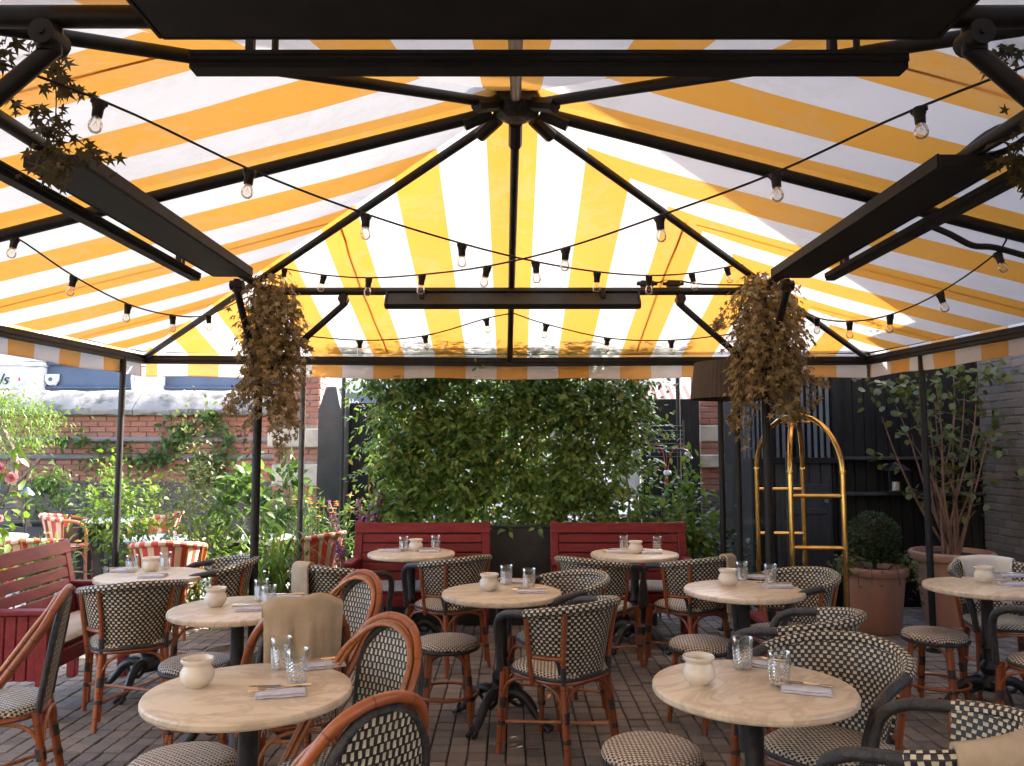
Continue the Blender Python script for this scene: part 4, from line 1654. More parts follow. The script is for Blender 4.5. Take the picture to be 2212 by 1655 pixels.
def leg_part(parent, p, q, r, m="rattan", twin=None):
    p, q = np.array(p), np.array(q)
    b = MB()
    pts = [tuple(p * (1 - t) + q * t) for t in (0, .25, .5, .75, 1)]
    b.tube(pts, [r * 0.86, r * 0.92, r, r * 1.02, r], 10)
    if twin is not None:
        tw = np.array(twin)
        b.tube([tuple(p * (1 - t) + q * t + tw) for t in (0.12, .5, 1)], r * 0.72, 8)
    o = b.build("leg", m, parent)
    for t in (0.36, 0.60):
        c = p * (1 - t) + q * t
        d = (q - p) / np.linalg.norm(q - p)
        h = 0.011 if t < .5 else 0.026
        b = MB()
        off = np.array(twin) * 0.5 if twin is not None else np.zeros(3)
        rr = r * (1.12 if twin is None else 1.32)
        b.tube([tuple(c - d * h + off * .6), tuple(c + d * h + off * .6)], rr, 10)
        b.build("binding", "binding", o)
    return o


def seat_mesh(a, bb, zt, zb, n=3.2, y0=0.0, crown=0.008):
    rows, uv = [], []
    K = 40
    prof = [(0.0, zt + crown), (0.35, zt + crown * .9), (0.7, zt + crown * .5), (0.9, zt + .001), (0.965, zt - .008), (1.0, zt - .022), (0.985, zb + .004), (0.95, zb)]
    for i in range(K + 1):
        th = 2 * math.pi * i / K
        c, s = math.cos(th), math.sin(th)
        rad = 1.0 / (abs(c) ** n + abs(s) ** n) ** (1 / n)
        rows.append([(a * rad * c * k, y0 + bb * rad * s * k, z) for k, z in prof])
        lw = []
        acc = 0.0
        for k, z in prof:
            x, y = a * rad * c * k, bb * rad * s * k
            if k >= 0.96 and z < zt - .004:
                sc_ = 1.0 + (zt - z) * 3.2
                x, y = x * sc_, y * sc_
            lw.append((x, y))
        uv.append(lw)
    b = MB()
    b.grid(rows, uv, flip=False)
    b.add([(a * .95 * (1.0 / (abs(math.cos(2 * math.pi * i / K)) ** n + abs(math.sin(2 * math.pi * i / K)) ** n) ** (1 / n)) * math.cos(2 * math.pi * i / K),
            y0 + bb * .95 * (1.0 / (abs(math.cos(2 * math.pi * i / K)) ** n + abs(math.sin(2 * math.pi * i / K)) ** n) ** (1 / n)) * math.sin(2 * math.pi * i / K), zb) for i in range(K)],
          [tuple(reversed(range(K)))])
    return b


RIM_A, RIM_B = 0.280, 0.300


def rim_pt(phi, extra=0.0):
    """top rail of the tub armchair; phi = 0 at the middle of the back"""
    z = 0.800 - 0.055 * (abs(phi) / R(90)) ** 1.6
    return np.array([(RIM_A + extra) * math.sin(phi), -0.0 - (RIM_B + extra) * math.cos(phi), z])


def make_armchair(label, weave, seatw, arm_m, group):
    t = thing("woven_armchair", label, "chair", (0, 0, 0), 0, group)
    seat_mesh(0.222, 0.222, 0.462, 0.430).build("seat", seatw, t)
    b = MB()
    ring = []
    for i in range(36):
        th = 2 * math.pi * i / 36
        c, s = math.cos(th), math.sin(th)
        rad = 1.0 / (abs(c) ** 3.2 + abs(s) ** 3.2) ** (1 / 3.2)
        ring.append((0.215 * rad * c, 0.215 * rad * s, 0.420))
    b.tube(ring, 0.011, 8, closed=True)
    b.build("seat_rail", "rattan", t)
    # woven back shell
    rows, uv = [], []
    NP, NS = 44, 14
    for i in range(NP + 1):
        phi = R(-84 + 168 * i / NP)
        ap = abs(phi)
        zb = 0.445 + 0.095 * min(1, max(0, (ap - R(46)) / R(5)))
        top = rim_pt(phi)
        row, ur = [], []
        for j in range(NS + 1):
            s = j / NS
            z = zb + (top[2] - zb) * s
            q = (z - 0.43) / (0.80 - 0.43)
            fl = q ** 1.35
            a = 0.215 + (RIM_A - 0.215) * fl
            bb = 0.222 + (RIM_B - 0.222) * fl
            row.append((a * math.sin(phi), -bb * math.cos(phi), z))
            ur.append((phi * 0.265, z))
        rows.append(row)
        uv.append(ur)
    b = MB()
    b.sheet(rows, 0.012, uv)
    b.build("backrest", weave, t, True, 0.9)
    b = MB()
    b.tube([tuple(np.array(rows[i][0]) + np.array([0, 0, -0.002])) for i in range(0, NP + 1)], 0.0105, 8)
    b.build("back_edge", "binding", t)
    b = MB()
    b.tube([(p[0] * 1.03, p[1] * 1.03, 0.436) for p in ring], 0.0095, 8, closed=True)
    b.build("seat_edge", "binding", t)
    # rolled woven top rail
    b = MB()
    b.tube([tuple(rim_pt(R(-84 + 168 * i / 40), 0.004)) for i in range(41)], 0.023, 12, vscale=0.9)
    b.build("top_rail", weave, t)
    for s in (-1, 1):
        e = rim_pt(R(84) * s, 0.004)
        b = MB()
        b.tube(curve([tuple(e + np.array([0, -.004, 0])), (s * 0.284, 0.04, 0.742), (s * 0.282, 0.115, 0.728), (s * 0.272, 0.178, 0.690), (s * 0.256, 0.205, 0.620), (s * 0.238, 0.212, 0.53), (s * 0.226, 0.213, 0.42)], 5), [0.0205] * 26 + [0.019] * 5, 12)
        b.build("arm", arm_m, t)
    # posts: rear posts run on from the rear legs, side posts frame the shell
    for s in (-1, 1):
        b = MB()
        b.tube(curve([(s * 0.168, -0.180, 0.40), (s * 0.176, -0.195, 0.60), (s * 0.198, -0.222, 0.785)], 4), 0.0125, 8)
        bp_ = b.build("back_post", "rattan", t)
        b = MB()
        b.tube([(s * 0.168, -0.181, 0.40), (s * 0.1715, -0.187, 0.50)], 0.0145, 8)
        b.build("binding", "binding", bp_)
        b = MB()
        b.tube([(s * 0.232, -0.030, 0.40), (s * 0.262, -0.030, 0.60), (s * 0.276, -0.030, 0.745)], 0.0125, 8)
        b.build("side_post", "rattan", t)
        b = MB()
        pts = []
        for k in range(7):
            phi = R(46 + 38 * k / 6) * s
            pts.append((0.238 * math.sin(phi), -0.245 * math.cos(phi), 0.536))
        b.tube(pts, 0.011, 8)
        b.build("side_rail", "rattan", t)
    FLg, FRg = (-0.212, 0.205), (0.212, 0.205)
    BLg, BRg = (-0.166, -0.176), (0.166, -0.176)
    for (x, y), tw in ((FLg, (0.016, -0.012, 0)), (FRg, (-0.016, -0.012, 0))):
        leg_part(t, (x * 1.07, y * 1.10, 0), (x, y, 0.435), 0.0165, twin=tw)
    for (x, y), tw in ((BLg, (0.018, 0.006, 0)), (BRg, (-0.018, 0.006, 0))):
        leg_part(t, (x * 1.16, y * 1.34, 0), (x, y, 0.435), 0.0165, twin=tw)

    def lp(leg, z):
        x, y = leg
        k = z / 0.435
        if y > 0:
            return np.array([x * (1.07 - .07 * k), y * (1.10 - .10 * k)])
        return np.array([x * (1.16 - .16 * k), y * (1.34 - .34 * k)])
    for A, B in ((FLg, FRg), (FRg, BRg), (BRg, BLg), (BLg, FLg)):
        arch(lp(A, 0.25), lp(B, 0.25), 0.25, 0.408, 0.0085, "rattan", t)
    for A, B, dz in ((FLg, BRg, 0.006), (FRg, BLg, -0.006)):
        a, c = lp(A, 0.155), lp(B, 0.155)
        b = MB()
        b.tube([(a[0], a[1], 0.155 + dz), (c[0], c[1], 0.155 + dz)], 0.009, 8)
        b.build("stretcher", "rattan_light", t)
    return t


def face(fx_, fy_):
    """z rotation that turns a chair built facing +Y towards (fx, fy)"""
    return math.atan2(-fx_, fy_)


ARM = [((-2.27, 4.86), (-.5, .87), "woven armchair with its back to us at the table by the left-edge bench"),
       ((-2.10, 5.62), (-.88, -.35), "woven armchair tucked right of the table by the left-edge bench"),
       ((-1.15, 5.50), (.52, .86), "woven armchair with beige blanket over its left shoulder before the left back bench"),
       ((-.46, 5.93), (-.66, .75), "woven armchair right of the chair blanket, facing the left back bench"),
       ((.27, 4.88), (-.9, -.42), "woven armchair tucked behind the right side of the middle table"),
       ((.25, 4.26), (-.68, .73), "large woven armchair standing before the middle table, back to us"),
       ((.62, 5.86), (.62, .78), "woven armchair facing the right back bench, left of the pair"),
       ((1.29, 5.89), (-.5, .86), "woven armchair draped with beige blanket before the right back bench"),
       ((1.70, 5.02), (-.94, -.33), "woven armchair tucked right of the brown-veined table"),
       ((1.35, 3.90), (-.78, .62), "woven armchair between the brown-veined table and the nearest right table"),
       ((1.20, 3.12), (-.74, -.67), "large woven armchair seen from inside behind the nearest right table"),
       ((1.20, 2.42), (-.76, .65), "closest woven armchair at the bottom right corner with blanket"),
       ((2.90, 4.30), (-.45, .9), "woven armchair with its back to us at the right edge"),
       ((3.20, 5.30), (-.22, -1.0), "woven armchair with cream blanket behind the right-edge table")]
arm0 = None
ARMOBJ = []
for (x, y), f, lab in ARM:
    if arm0 is None:
        arm0 = make_armchair(lab, "weave_back", "weave_seat", "binding", "black and cream woven armchairs")
        arm0.location = (x, y, 0)
        arm0.rotation_euler = (0, 0, face(*f))
        ARMOBJ.append(arm0)
    else:
        ARMOBJ.append(dup(arm0, (x, y, 0), face(*f), lab))

RED = [((-5.22, 9.5), (.8, .3), "red and cream striped garden armchair left of the far white table"),
       ((-4.22, 7.02), (-.5, .8), "striped garden armchair half hidden behind the left-edge bench"),
       ((-2.93, 6.88), (-.2, .95), "red striped garden armchair back seen below the middle white table"),
       ((-1.86, 7.5), (-.88, .40), "red striped garden armchair at the right beside the slim post"),
       ((-4.32, 9.75), (-.9, -.1), "red striped garden armchair at the far white table, right side")]
r0 = None
for (x, y), f, lab in RED:
    if r0 is None:
        r0 = make_armchair(lab, "weave_red", "weave_red", "rattan_light", "red striped garden armchairs")
        r0.location = (x, y, 0)
        r0.rotation_euler = (0, 0, face(*f))
    else:
        dup(r0, (x, y, 0), face(*f), lab)


def make_sidechair(label):
    t = thing("bistro_chair", label, "chair", (0, 0, 0), 0, "tall round-backed bistro chairs")
    seat_mesh(0.205, 0.210, 0.462, 0.430, 2.8).build("seat", "weave_seat", t)
    b = MB()
    ring = []
    for i in range(36):
        th = 2 * math.pi * i / 36
        c, s = math.cos(th), math.sin(th)
        rad = 1.0 / (abs(c) ** 2.8 + abs(s) ** 2.8) ** (1 / 2.8)
        ring.append((0.200 * rad * c, 0.205 * rad * s, 0.420))
    b.tube(ring, 0.011, 8, closed=True)
    b.build("seat_rail", "rattan", t)

    def hoop(w, top, off, low=0.40):
        return curve([(w * 1.02, 0.075 + off, low), (w * 1.04, -0.01 + off, 0.52), (w * 1.02, -0.105 + off, 0.655), (w * 0.92, -0.195 + off, 0.79), (w * 0.66, -0.245 + off, 0.885 * top), (w * 0.33, -0.263 + off, 0.925 * top), (0, -0.268 + off, 0.935 * top),
                      (-w * 0.33, -0.263 + off, 0.925 * top), (-w * 0.66, -0.245 + off, 0.885 * top), (-w * 0.92, -0.195 + off, 0.79), (-w * 1.02, -0.105 + off, 0.655), (-w * 1.04, -0.01 + off, 0.52), (-w * 1.02, 0.075 + off, low)], 5)
    b = MB()
    b.tube(hoop(0.210, 1.0, 0.0), 0.0165, 10)
    b.build("outer_hoop", "rattan", t)
    b = MB()
    b.tube(hoop(0.192, 0.982, 0.016), 0.009, 8)
    b.build("inner_hoop", "rattan_light", t)
    b = MB()
    b.tube(hoop(0.205, 0.975, 0.035), 0.0095, 8)
    b.build("inner_hoop", "rattan_light", t)

    def outline(z):
        """half width and depth of the woven panel at height z"""
        k = (z - 0.44) / (0.905 - 0.44)
        w = 0.150 + 0.012 * math.sin(k * 3)
        if k > 0.62:
            q = (k - 0.62) / 0.38
            w *= math.sqrt(max(0.0, 1 - q * q))
        y = -0.190 - 0.070 * k
        return w, y
    rows, uv = [], []
    NZ, NX = 26, 12
    for i in range(NZ + 1):
        z = 0.445 + (0.903 - 0.445) * (i / NZ)
        w, y = outline(z)
        row, ur = [], []
        for j in range(NX + 1):
            x = w * (-1 + 2 * j / NX)
            row.append((x, y - 0.018 * (1 - (x / 0.16) ** 2), z))
            ur.append((x, z))
        rows.append(row)
        uv.append(ur)
    b = MB()
    b.sheet(rows, 0.010, uv)
    b.build("backrest", "weave_tall", t, True, 0.9)
    ed = []
    zs = [0.43, 0.50, 0.58, 0.66, 0.735, 0.79, 0.835, 0.868, 0.890, 0.902]
    for z in zs:
        w, y = outline(max(z, 0.445))
        ed.append((w + 0.004, y - 0.004, z))
    pts = ed + [(-x, y, z) for x, y, z in reversed(ed)]
    b = MB()
    b.tube(curve(pts, 3), 0.0145, 10)
    b.build("back_frame", "binding", t)
    FLg, FRg = (-0.190, 0.185), (0.190, 0.185)
    BLg, BRg = (-0.160, -0.185), (0.160, -0.185)
    for (x, y), tw in ((FLg, (0.016, -0.012, 0)), (FRg, (-0.016, -0.012, 0))):
        leg_part(t, (x * 1.10, y * 1.12, 0), (x, y, 0.435), 0.0160, twin=tw)
    for (x, y) in (BLg, BRg):
        leg_part(t, (x * 1.16, y * 1.42, 0), (x, y, 0.435), 0.0160, twin=(-0.016 if x > 0 else 0.016, 0.008, 0))

    def lp(leg, z):
        x, y = leg
        k = z / 0.435
        if y > 0:
            return np.array([x * (1.10 - .10 * k), y * (1.12 - .12 * k)])
        return np.array([x * (1.16 - .16 * k), y * (1.42 - .42 * k)])
    for A, B in ((FLg, FRg), (FRg, BRg), (BRg, BLg), (BLg, FLg)):
        arch(lp(A, 0.25), lp(B, 0.25), 0.25, 0.408, 0.0085, "rattan_light", t)
    for A, B, dz in ((FLg, BRg, 0.006), (FRg, BLg, -0.006)):
        a, c = lp(A, 0.165), lp(B, 0.165)
        b = MB()
        b.tube([(a[0], a[1], 0.165 + dz), (c[0], c[1], 0.165 + dz)], 0.0095, 8)
        b.build("stretcher", "rattan_light", t)
    return t


def at_back(bx, by, f):
    """chair origin when the top of its back stands over (bx, by)"""
    f = np.array(f) / np.hypot(*f)
    return (bx + 0.265 * f[0], by + 0.265 * f[1], 0)


SIDE = [((-2.04, 3.72), (-.93, -.36), "tall round-backed bistro chair seen from the side at the left edge"),
        ((-.755, 4.17), (-.68, -.73), "tall round-backed bistro chair right of the second left table"),
        ((-.445, 3.09), (-.64, -.77), "tall round-backed bistro chair right behind the nearest left table"),
        ((-.33, 2.09), (-.72, .69), "closest tall bistro chair, dark woven back at the bottom edge"),
        ((-.86, 3.36), (-.42, .91), "tall bistro chair whose back is draped with a beige blanket")]
side0 = None
SIDEOBJ = []
for (bx, by), f, lab in SIDE:
    if side0 is None:
        side0 = make_sidechair(lab)
        side0.location = at_back(bx, by, f)
        side0.rotation_euler = (0, 0, face(*f))
        SIDEOBJ.append(side0)
    else:
        SIDEOBJ.append(dup(side0, at_back(bx, by, f), face(*f), lab))


def make_stool(label):
    t = thing("woven_stool", label, "stool", (0, 0, 0), 0, "round woven stools")
    seat_mesh(0.188, 0.188, 0.462, 0.428, 2.0, crown=0.010).build("seat", "weave_stool", t)
    b = MB()
    b.tube([(0.182 * math.cos(2 * math.pi * i / 32), 0.182 * math.sin(2 * math.pi * i / 32), 0.422) for i in range(32)], 0.011, 8, closed=True)
    b.build("seat_rail", "binding", t)
    legs = [(0.145 * math.cos(R(45 + 90 * k)), 0.145 * math.sin(R(45 + 90 * k))) for k in range(4)]
    for x, y in legs:
        leg_part(t, (x * 1.33, y * 1.33, 0), (x, y, 0.425), 0.0165, twin=(-y * 0.12, x * 0.12, 0))
    for k in range(4):
        A, B = np.array(legs[k]), np.array(legs[(k + 1) % 4])
        arch(A * 1.13, B * 1.13, 0.255, 0.405, 0.0085, "rattan", t)
    b = MB()
    b.tube([(0.182 * math.cos(2 * math.pi * i / 32), 0.182 * math.sin(2 * math.pi * i / 32), 0.165) for i in range(32)], 0.010, 8, closed=True)
    b.build("foot_ring", "rattan", t)
    return t


STOOLS = [((-1.18, 2.96), "woven stool cut by the bottom edge before the nearest left table"),
          ((.52, 3.07), "woven stool cut by the bottom edge left of the nearest right table"),
          ((-1.66, 4.30), "woven stool half hidden behind the nearest left sugar pot"),
          ((-.38, 4.76), "woven stool left of the large armchair in the middle"),
          ((1.10, 4.72), "woven stool left of the brown-veined table"),
          ((2.57, 4.95), "woven stool standing below the right-edge table")]
# the two nearest are seen further forward than their tables' centres
st0 = None
for i, ((x, y), lab) in enumerate(STOOLS):
    rz = (0.2, 0.75, 0.4, 0.1, 0.6, 0.78)[i]
    if st0 is None:
        st0 = make_stool(lab)
        st0.location = (x, y, 0)
        st0.rotation_euler = (0, 0, rz)
    else:
        dup(st0, (x, y, 0), rz, lab)


# ================================================================== blankets
def arm_blanket(label, chair, ph0, ph1, inside, outside, m, fringe=True):
    """blanket folded over the top rail of a tub armchair between the angles ph0..ph1"""
    o = thing("blanket", label, "blanket", tuple(chair.location), chair.rotation_euler[2], "folded blankets")
    rows = []
    NI = 26
    for i in range(NI + 1):
        t = i / NI
        phi = R(ph0 + (ph1 - ph0) * t)
        fold = 0.006 * math.sin(t * 17) + 0.004 * math.sin(t * 31 + 1)
        c = rim_pt(phi, 0.004)
        outw = np.array([math.sin(phi), -math.cos(phi), 0])
        row = []
        for k in range(9):          # inner drop
            s = 1 - k / 9
            row.append(c - outw * (0.036 + 0.030 * s + fold * s) + np.array([0, 0, -inside * s - 0.0]))
        for a in (-150, -120, -90, -60, -30):      # over the rail
            pass
        for a in np.linspace(180, 0, 9):
            row.append(c + outw * (0.034 * math.cos(R(a))) + np.array([0, 0, 0.034 * math.sin(R(a))]))
        for k in range(1, 11):
            s = k / 10
            row.append(c + outw * (0.036 + fold * s * 1.6 - 0.015 * s) + np.array([0, 0, -outside * s + 0.01 * math.sin(t * 9) * s]))
        rows.append(row)
    b = MB()
    b.sheet(rows, 0.014)
    b.build("cloth", m, o, True, 1.2)
    b = MB()
    for i in range(1, NI):
        for e in (rows[i][-1], ):
            p = np.array(e)
            b.tube([tuple(p), tuple(p + np.array([random.gauss(0, .006), random.gauss(0, .006), -0.035])), tuple(p + np.array([random.gauss(0, .01), random.gauss(0, .01), -0.07]))], [0.004, 0.0035, 0.002], 5)
    tag(b.build("fringe", m, o), None, None, None, "stuff")
    return o


arm_blanket("beige blanket hanging over the left shoulder of the armchair before the left back bench", ARMOBJ[2], -84, 2, 0.14, 0.33, "blanket")
arm_blanket("beige blanket hanging over the armchair before the right back bench", ARMOBJ[7], 8, 70, 0.20, 0.36, "blanket")
arm_blanket("cream blanket folded over the armchair behind the right-edge table", ARMOBJ[13], -36, 40, 0.26, 0.20, "blanket_white")
arm_blanket("beige blanket over the closest armchair at the bottom right corner", ARMOBJ[11], -62, 18, 0.26, 0.25, "blanket")


def back_blanket(label, chair, m):
    o = thing("blanket", label, "blanket", tuple(chair.location), chair.rotation_euler[2], "folded blankets")
    rows = []
    NI = 30
    for i in range(NI + 1):
        t = i / NI
        x = -0.16 + 0.32 * t
        top = 0.950 - 2.6 * max(0.0, abs(x) - 0.03) ** 2.2 + 0.006 * math.sin(t * 11)
        yc = -0.262 + 0.05 * (abs(x) / 0.2) ** 2
        fold = 0.022 * math.sin(t * 12 + 0.4) + 0.014 * math.sin(t * 23 + 2) + 0.006 * math.sin(t * 47)
        row = []
        for k in range(8):
            s = 1 - k / 8
            row.append((x * (1 - 0.06 * s), yc + 0.034 + 0.10 * s + fold * s, top - 0.02 - 0.42 * s))
        for a in np.linspace(0, 180, 8):
            row.append((x, yc + 0.030 * math.cos(R(a)), top + 0.030 * math.sin(R(a)) - 0.02))
        for k in range(1, 13):
            s = k / 12
            row.append((x * (1 - 0.03 * math.sin(s * 3)), yc - 0.030 - 0.012 * s - fold * s * 1.3, top - 0.02 - 0.40 * s + 0.012 * math.sin(t * 7)))
        rows.append(row)
    b = MB()
    b.sheet(rows, 0.014)
    b.build("cloth", m, o, True, 1.2)
    b = MB()
    for i in range(0, NI + 1):
        for e in (rows[i][0], rows[i][-1]):
            p = np.array(e)
            for q in range(2):
                b.tube([tuple(p), tuple(p + np.array([random.gauss(0, .006), random.gauss(0, .006), -0.03])), tuple(p + np.array([random.gauss(0, .012), random.gauss(0, .01), -0.065]))], [0.004, 0.0035, 0.002], 5)
    tag(b.build("fringe", m, o), None, None, None, "stuff")
    return o


back_blanket("beige fringed blanket draped over the tall chair behind the nearest left table", SIDEOBJ[4], "blanket")


# ================================================================== benches
def make_bench(label, loc, rz, width, cushion_m="cushion", gap=0.009):
    """built facing -Y, back at y = 0"""
    t = thing("red_bench", label, "bench", loc, rz, "red painted benches")
    hw = width / 2
    zb, zt = 0.44, 0.915
    lean = 0.10
    ylean = lambda z: lean * (z - zb) / (zt - zb)
    for s in (-1, 1):
        b = MB()
        M = Matrix.Translation((s * (hw - 0.035), ylean((zb + zt) / 2) + 0.0, (zb + zt) / 2)) @ Matrix.Rotation(-math.atan(lean / (zt - zb)), 4, 'X')
        b.box(None, (0.07, 0.035, zt - zb + 0.06), 0.006, M=M)
        b.build("stile", "redpaint", t, True, 0.4)
        b = MB()
        b.box((s * (hw - 0.04), 0.0, 0.22), (0.06, 0.06, 0.44), 0.005)
        b.build("leg", "redpaint", t, True, 0.4)
        b = MB()
        b.box((s * (hw - 0.04), -0.345, 0.31), (0.06, 0.06, 0.62), 0.005)
        b.build("leg", "redpaint", t, True, 0.4)
        b = MB()
        b.box((s * (hw - 0.035), -0.155, 0.635), (0.085, 0.47, 0.032), 0.008)
        ar = b.build("armrest", "redpaint", t, True, 0.4)
        for k in range(5):
            b = MB()
            b.box((s * (hw - 0.035), -0.29 + 0.066 * k, 0.435), (0.022, 0.060, 0.37), 0.004)
            b.build("slat", "redpaint", ar, True, 0.4)
    n = 6
    sh = (zt - zb) / n
    for k in range(n):
        z = zb + sh * (k + .5)
        b = MB()
        wd = width - 0.145 if k < n - 1 else width - 0.001
        hh = sh - gap if k < n - 1 else sh + 0.01
        M = Matrix.Translation((0, ylean(z) - (0.002 if k < n - 1 else 0.004), z + (0.0 if k < n - 1 else 0.01))) @ Matrix.Rotation(-math.atan(lean / (zt - zb)), 4, 'X')
        b.box(None, (wd, 0.026 if k < n - 1 else 0.036, hh), 0.004, M=M)
        b.build("back_slat", "redpaint", t, True, 0.4)
    for k in range(4):
        b = MB()
        b.box((0, -0.055 - 0.088 * k, 0.395), (width - 0.15, 0.080, 0.026), 0.005)
        b.build("seat_slat", "redpaint", t, True, 0.4)
    b = MB()
    b.box((0, -0.372, 0.345), (width - 0.12, 0.03, 0.09), 0.005)
    b.build("apron", "redpaint", t, True, 0.4)
    # cushion with rounded edges
    prof = [(0.0, 0.0), (0.012, 0.022), (0.03, 0.032), (0.18, 0.040), (0.325, 0.032), (0.342, 0.022), (0.355, 0.0), (0.342, -0.018), (0.02, -0.018)]
    rows, uv = [], []
    for i in range(25):
        x = -(width - 0.2) / 2 + (width - 0.2) * i / 24
        rows.append([(x, -0.375 + p, 0.428 + z + 0.003 * math.sin(x * 9)) for p, z in prof + prof[:1]])
        uv.append([(x, p) for p, z in prof + prof[:1]])
    b = MB()
    b.grid(rows, uv, flip=True)
    for rr, fl in ((rows[0], False), (rows[-1], True)):
        ids = list(range(len(prof)))
        b.add(rr[:-1], [tuple(ids if not fl else reversed(ids))], [(0, 0)] * len(prof))
    b.build("cushion", cushion_m, t, True, 0.8)
    return t


bw = 1.175
make_bench("red slatted bench behind the left back table, before the hedge", (atY(913, 1130, 7.0)[0], 6.93, 0), 0, bw)
make_bench("red slatted bench behind the right back table, before the hedge", (atY(1335, 1130, 7.0)[0], 6.93, 0), 0, bw)
make_bench("red slatted bench at the left edge, facing into the terrace", (-3.04, 5.17, 0), R(90) + 0.03, 1.10, "blanket_white", 0.011)


# ================================================================== tableware
def lathe_obj(name, m, prof, n=28):
    b = MB()
    b.lathe(prof, n)
    return b.mesh(name, m)


POT = lathe_obj("sugar_pot", "ceramic", [(0.0, 0.0), (0.034, 0.0), (0.037, 0.004), (0.050, 0.015), (0.0575, 0.030), (0.0585, 0.043), (0.055, 0.056), (0.048, 0.067), (0.0455, 0.073), (0.0475, 0.079), (0.053, 0.083), (0.0565, 0.088), (0.0570, 0.093), (0.054, 0.097), (0.049, 0.096), (0.043, 0.088), (0.041, 0.076), (0.046, 0.06), (0.046, 0.04), (0.0, 0.035)])
GLS = lathe_obj("tumbler", "glass", [(0.0, 0.006), (0.028, 0.006), (0.0285, 0.010), (0.0325, 0.060), (0.0345, 0.102), (0.0355, 0.105), (0.0362, 0.104), (0.0350, 0.080), (0.0335, 0.050), (0.0310, 0.003), (0.029, 0.0), (0.0, 0.0)], 32)


def napkin_mesh():
    b = MB()
    # folded cloth: two stacked folds with soft edges
    for z, w, d, th in ((0.004, 0.165, 0.112, 0.008), (0.0125, 0.160, 0.106, 0.008)):
        rows = []
        for i in range(13):
            x = -w / 2 + w * i / 12
            rows.append([(x, y, z + zz_ + 0.0012 * math.sin(x * 70 + y * 40)) for y, zz_ in ((-d / 2 + .003, -th / 2), (-d / 2 - .001, 0), (-d / 2 + .004, th / 2), (-d / 4, th / 2 + .002), (0, th / 2 + .0015), (d / 4, th / 2 + .002), (d / 2 - .004, th / 2), (d / 2 + .001, 0), (d / 2 - .003, -th / 2))])
        b.grid(rows, None, flip=True)
        for rr, fl in ((rows[0], False), (rows[-1], True)):
            ids = list(range(9))
            b.add(rr, [tuple(ids if not fl else reversed(ids))])
    return b.mesh("napkin", "napkin", True, 0.9)


def fork_mesh():
    b = MB()
    pts = curve([(-0.095, 0, 0.004), (-0.05, 0, 0.006), (0.0, 0, 0.004), (0.035, 0, 0.003), (0.05, 0, 0.004)], 4)
    b.tube(pts, [0.0052 - 0.003 * min(1, i / 8) for i in range(len(pts))], 8, squash=0.6)
    b.box((0.062, 0, 0.005), (0.026, 0.020, 0.003), 0.001)
    for k in range(4):
        b.tube([(0.074, -0.008 + 0.0054 * k, 0.0055), (0.105, -0.0078 + 0.0053 * k, 0.002)], 0.0014, 5)
    return b.mesh("fork", "cutlery")


def knife_mesh():
    b = MB()
    pts = [(-0.10, 0, 0.005), (-0.095, 0, 0.005), (-0.05, 0, 0.005), (-0.005, 0, 0.005), (0.0, 0, 0.005)]
    b.tube(pts, [0.004, 0.0065, 0.0058, 0.005, 0.0045], 8, squash=0.7)
    b.add([(0, -.006, .005), (0, .006, .005), (0.10, .0095, .005), (0.118, -.001, .005), (0.10, -.006, .005), (0, -.006, .0068), (0, .006, .0058), (0.10, .0095, .0054), (0.118, -.001, .0062), (0.10, -.006, .0068)],
          [(5, 9, 8, 7, 6), (0, 1, 2, 3, 4), (0, 4, 9, 5), (4, 3, 8, 9), (3, 2, 7, 8), (2, 1, 6, 7)])
    return b.mesh("knife", "cutlery")


NAP, FORK, KNIFE = napkin_mesh(), fork_mesh(), knife_mesh()
WARE = [  # pot, glasses, napkins with turn
    ((425, 1482), [(606, 1444), (641, 1474)], [(608, 1498, 0.22), (694, 1438, 0.45)]),
    ((1510, 1476), [(1605, 1444), (1684, 1480)], [(1742, 1492, -0.35), (1652, 1436, -0.5)]),
    ((465, 1309), [(564, 1297), (580, 1313)], [(548, 1316, 0.1), (618, 1292, 0.2)]),
    ((1057, 1275), [(1094, 1262), (1143, 1270)], [(1146, 1279, 0.05), (1112, 1258, -0.3)]),
    ((1573, 1264), [(1603, 1253), (1665, 1259)], [(1679, 1268, 0.05), (1637, 1249, -0.3)]),
    ((898, 1190), [(872, 1190), (941, 1187)], [(845, 1191, 0.05), (928, 1192, 0.0)]),
    ((1373, 1195), [(1348, 1188), (1420, 1189)], [(1333, 1193, -0.05), (1406, 1195, 0.05)]),
    ((325, 1235), [(284, 1236), (357, 1229)], [(330, 1246, 0.15), (268, 1234, 0.2)]),
    ((2127, 1257), [], [(2182, 1245, 0.0), (2196, 1264, -0.1)])]
ZT = 0.7405
